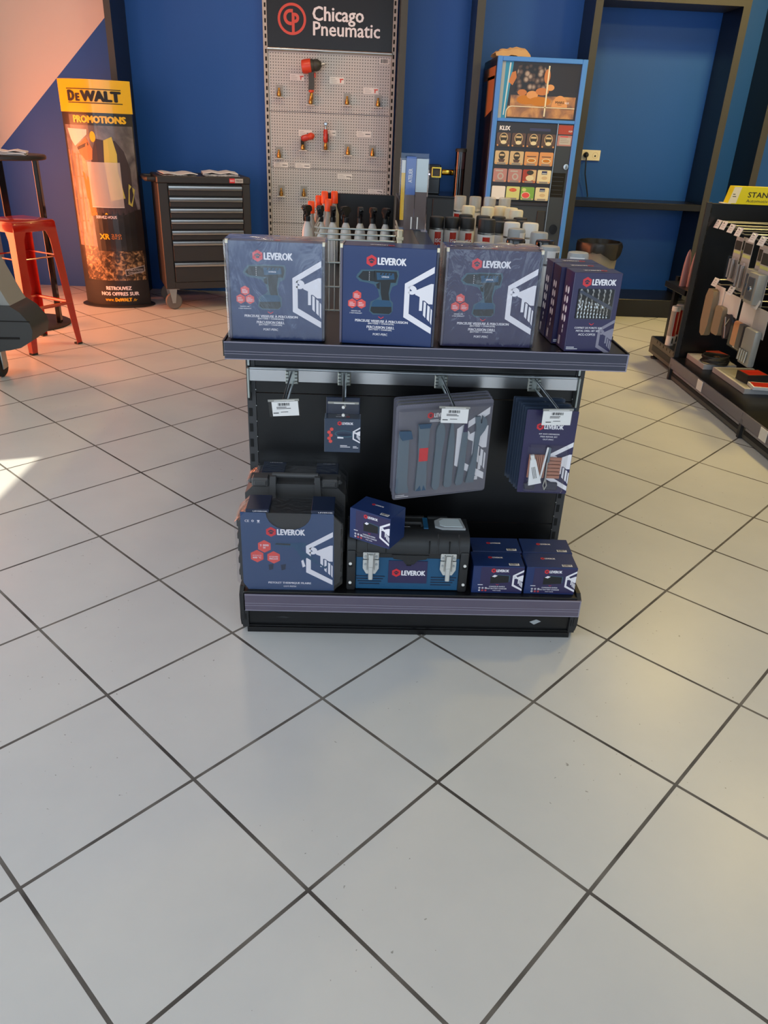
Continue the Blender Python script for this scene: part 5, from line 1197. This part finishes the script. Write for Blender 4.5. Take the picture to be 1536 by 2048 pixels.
def side_hook(y, z, label, L=.42, x=2.05):
    t = thing('display_hook', label, 'hook', (x, y, z), 0, 'hooks with price tags on the right shelf run')
    MB().tube([(.0, 0, .014), (L, 0, .014)], .0042, 'brass' if False else 'steel', 6).build('label_arm', t)
    MB().tube([(.02, 0, -.006), (.035, 0, -.014), (L, 0, -.014)], .0042, 'steel', 6).build('prong', t)
    MB().box(L - .005, L, -.012, .012, -.03, .025, 'galvanised').build('clip', t)
    T = fr((0, 0, 0), (0, -1, 0), (.35, 0, .94))
    h = MB().box(-.032, .032, -.024, .024, -.001, .001, 'white_plastic', T=T).build('label_holder', t)
    m = MB().rect(-.030, -.022, .030, .022, 'paper', T, .0014); lines(m, T, -.02, .008, .018, 3, .010, .003, 'paper_grey', .002); m.build('price_label', h)
    return t
r1 = [(4.600, .934), (4.520, .935), (4.417, .930), (4.318, .924), (4.141, .916), (4.039, .912)]
for (y, z), l in zip(r1, ('empty hook with price tag, nearest the slotted upright in the upper row', 'second empty hook with price tag in the upper row', 'third empty hook with price tag in the upper row', 'hook with price tag holding the first blister packs, upper row', 'hook with price tag beside bare rods, fifth in the upper row', 'hook with price tag at the right image edge, upper row')):
    side_hook(y, z, l, .44 - .0)
r2 = [(4.459, .632), (4.246, .624), (3.939, .614)]
for (y, z), l in zip(r2, ('lower row hook with price tag holding the taupe brush', 'lower row hook with price tag holding the white-headed pack', 'lower row hook with price tag above the orange sponge')): side_hook(y, z, l, .44)
def pack(loc, w, h, d, label, inner, group='blister packs on the right shelf run'):
    t = thing('blister_pack', label, 'blister pack', loc, 0, group); T = fr((0, 0, 0), (0, -1, 0), (0, 0, 1))
    m = MB().box(-.0008, .0008, -w / 2, w / 2, -h, 0, 'paper_grey'); m.rect(-w * .45, -h * .28, w * .45, -h * .08, 'frame_grey', T, .0014); m.rect(-w * .45, -h * .36, w * .45, -h * .30, 'lime_tile', T, .0014); m.build('card', t)
    MB().box(-d, -.001, -w * .46, w * .46, -h * .97, -h * .42, 'clear_grey' if inner == 'grey' else 'clear_plastic', .006, 2).build('blister', t)
    m = MB()
    if inner != 'grey':
        for k in range(4): m.tube([(-d * .45, -w * .3 + k * w * .2, -h * .92), (-d * .45, -w * .3 + k * w * .2 + .004, -h * .5)], .006, 'grey_plastic' if k % 2 else 'wheel_grey', 8)
    else: m.box(-d - .004, -d, -w * .3, w * .3, -h * .9, -h * .5, 'steel', .003); m.lathe([(.0, 0), (.012, 0), (.012, .006), (0, .006)], 'chrome', (0, 0, 0), 12, fr((-d - .002, 0, -h * .7), (0, -1, 0), (0, 0, 1)))
    m.build('tool', t)
    return t
pack((2.075, 4.335, .895), .085, .235, .030, 'clear blister pack with steel bits, below the fourth upper hook', 'steel')
pack((2.115, 4.335, .893), .085, .235, .022, 'blister pack behind the first one on the fourth upper hook', 'steel')
pack((2.075, 4.215, .900), .10, .27, .030, 'longer blister pack with silver tools, right of the first packs', 'steel')
pack((2.10, 4.085, .885), .12, .29, .045, 'large grey blister pack under the fifth upper hook', 'grey')
pack((2.07, 3.98, .880), .12, .28, .05, 'large grey blister pack cut by the right image edge, upper row', 'grey')
# lower row
t = thing('hanging_brush', 'taupe long oval brush pack hanging at the left of the lower hook row', 'brush', (2.085, 4.459, .60))
m = MB().prism([(p[0] , p[1]) for p in [(-.055, -.05), (-.035, -.005), (.0, .0), (.035, -.01), (.05, -.05), (.05, -.2), (.035, -.262), (.0, -.275), (-.03, -.262), (-.052, -.2)]], 0, .035, 'taupe', fr((0, .03, -.01), (0, -1, 0), (0, 0, 1))); m.build('brush_pad', t)
MB().box(.001, .003, -.07, .06, -.12, .01, 'paper').build('header_card', t)
t = thing('hanging_pack', 'white-headed pack with taupe pad and dark oval window, second in the lower row', 'pack', (2.09, 4.300, .595))
m = MB().box(.0, .003, -.11, .10, -.11, .0, 'paper'); m.build('header_card', t)
MB().prism(rrect(-.05, -.24, .045, -.08, .02), 0, .028, 'taupe', fr((0, .055, 0), (0, -1, 0), (0, 0, 1))).build('pad', t)
MB().prism(circ(.055, -.17, .045, .07, 20), .001, .02, 'sponge_dark', fr((0, 0, 0), (0, -1, 0), (0, 0, 1))).tube([(-.021, -.03, -.12), (-.022, -.07, -.23)], .004, 'steel', 6).tube([(-.021, -.08, -.12), (-.022, -.045, -.17)], .004, 'steel', 6).build('dark_insert', t)
t = thing('sponge_pack', 'orange and dark sponge block on a white card, third in the lower row', 'sponge', (2.09, 4.07, .585))
MB().box(.0, .003, -.085, .085, -.25, .0, 'paper').build('header_card', t)
MB().box(-.03, -.001, .0, .078, -.235, -.10, 'sponge', .012, 2).build('sponge_half', t); MB().box(-.036, -.001, -.068, .0, -.235, -.10, 'sponge_dark', .008, 2).build('sponge_half', t)
MB().box(-.042, -.0005, -.075, .08, -.242, -.09, 'clear_plastic', .008).build('blister', t)
t = thing('blister_pack', 'grey metal parts pack at the right edge of the lower row', 'blister pack', (2.06, 3.88, .60), 0, 'blister packs on the right shelf run')
MB().box(0, .002, -.08, .06, -.14, 0, 'paper_grey').build('card', t); MB().box(-.04, -.001, -.07, .055, -.29, -.10, 'clear_grey', .012, 2).build('blister', t)
m = MB()
for k in range(4): m.tube([(-.045, .04 - k * .025, -.27), (-.045, .035 - k * .025, -.21)], .007, 'steel', 8)
m.build('tool', t)
# base shelf goods
def carton(name, loc, rz, w, d, h, col, top, label, cat='box', group=None):
    t = thing(name, label, cat, loc, rz, group); m = MB().box(-w / 2, w / 2, -d / 2, d / 2, 0, h, col, .001); m.rect(-w * .44, -d * .44, w * .44, d * .44, top, TOP(0, 0, h)); m.build('carton', t); return t
carton('flat_carton', (2.155, 4.50, .1385), 0, .20, .26, .03, 'paper_grey', 'paper_grey', 'pale flat carton at the far end of the right bottom shelf, under the cable coil')
carton('flat_carton', (2.215, 4.12, .1385), 0, .24, .42, .03, 'paper_grey', 'clear_grey', 'long pale flat carton in the middle of the right bottom shelf')
carton('parts_box', (2.20, 4.54, .169), .2, .09, .10, .03, 'red_tile', 'red_tile', 'small red box lying behind the cable coil')
carton('parts_box', (2.20, 4.06, .169), .12, .13, .11, .048, 'black_plastic', 'can_red', 'black box with bright red top on the long pale carton')
carton('parts_box', (2.20, 3.93, .169), -.15, .13, .10, .018, 'paper', 'can_red', 'thin white box with red top at the right image edge')
t = thing('cable_coil', 'coil of black cable lying on the flat carton of the right shelf', 'cable', (2.14, 4.42, .1735)); m = MB()
for k in range(7):
    ph = k * .8; m.tube([(.075 * math.cos(a + ph) * (1 + .08 * math.sin(3 * a + k)), .085 * math.sin(a + ph) * (1 - .05 * k), .004 + .006 * k + .004 * math.sin(2 * a + k)) for a in [2 * PI * i / 24 for i in range(24)]], .0042, 'black_plastic', 6, closed=True)
m.build('coil', t)
m = MB().lathe([(.0, 0), (.022, 0), (.022, .012), (.0, .013)], 'black_plastic', (-.01, -.04, .03), 14)
for k in range(6): m.lathe([(.0, .013), (.0035, .013), (.0035, .015), (0, .015)], 'brass', (-.01 + .012 * math.cos(k * PI / 3), -.04 + .012 * math.sin(k * PI / 3), .03), 8)
m.build('connector', t)

# far end unit with cartridges and pink pieces
t = thing('gondola_end_shelf', 'small grey-sided end unit at the far end of the right shelf run', 'display shelf', (2.02, 4.69, 0))
m = MB().box(.0, .46, .0, .49, .03, .138, 'kick_grey', .003).box(.003, .46, .003, .48, .138, .142, 'shelf_black')
m.box(-.003, .0, .05, .43, .055, .095, 'grey_black', .001)
for k in range(6): m.box(-.002, .0005, .06 + k * .06, .064 + k * .06, .118, .136, 'slot_dark')
m.build('base', t)
for y in (.03, .42): MB().lathe([(.022, 0), (.022, .012), (.008, .016), (.008, .032)], 'black_plastic', (.02, y, 0), 12).build('foot', t)
MB().box(.04, .46, -.018, .0, .03, 1.0, 'shelf_black').build('back_panel', t)
MB().box(-.03, .40, .02, .36, .50, .535, 'shelf_black', .002).build('upper_shelf', t)
MB().box(.05, .08, .36, .40, .14, .56, 'shelf_black').build('upright', t)
MB().box(.30, .56, -.018, .22, .982, .999, 'shelf_black').build('top_shelf', t)
for i, (x, y) in enumerate(((2.052, 4.93), (2.100, 4.985))):
    t = thing('grease_cartridge', ('white and red grease cartridge in front, left of the slotted upright', 'white and red grease cartridge half behind the slotted upright')[i], 'cartridge', (x, y, .1422), 0, 'grease cartridges on the end unit')
    MB().lathe([(.027, 0), (.027, .06), (.0265, .062), (.0265, .225), (.028, .227), (.028, .25), (.024, .254), (0, .254)], 'white_plastic', seg=20).build('tube', t)
    m = MB(fn=lambda p: Vector(((.0272 + p.z) * math.sin(p.x / .0272), -(.0272 + p.z) * math.cos(p.x / .0272), p.y))); m.rect(-.006, .063, .04, .222, 'can_red', w=.0003, n=8); m.rect(-.04, .063, -.008, .222, 'clear_grey', w=.0003, n=6); m.rect(.0, .015, .01, .05, 'frame_grey', w=.0006, n=2); m.build('label', t)
for i, (x, y) in enumerate(((2.03, 4.86), (2.068, 4.84))):
    t = thing('cone_pack', ('pale pink pointed pack standing left on the small end shelf', 'pale pink pointed pack beside the slotted upright on the end shelf')[i], 'pack', (x, y, .5355), .2, 'pale pink pointed packs')
    m = MB().lathe([(.030, 0), (.030, .06), (.028, .12), (.022, .17), (.013, .205), (0, .222)], 'pink_tile', seg=18, T=Matrix.Diagonal((.8, .45, 1, 1))); m.build('shell', t)
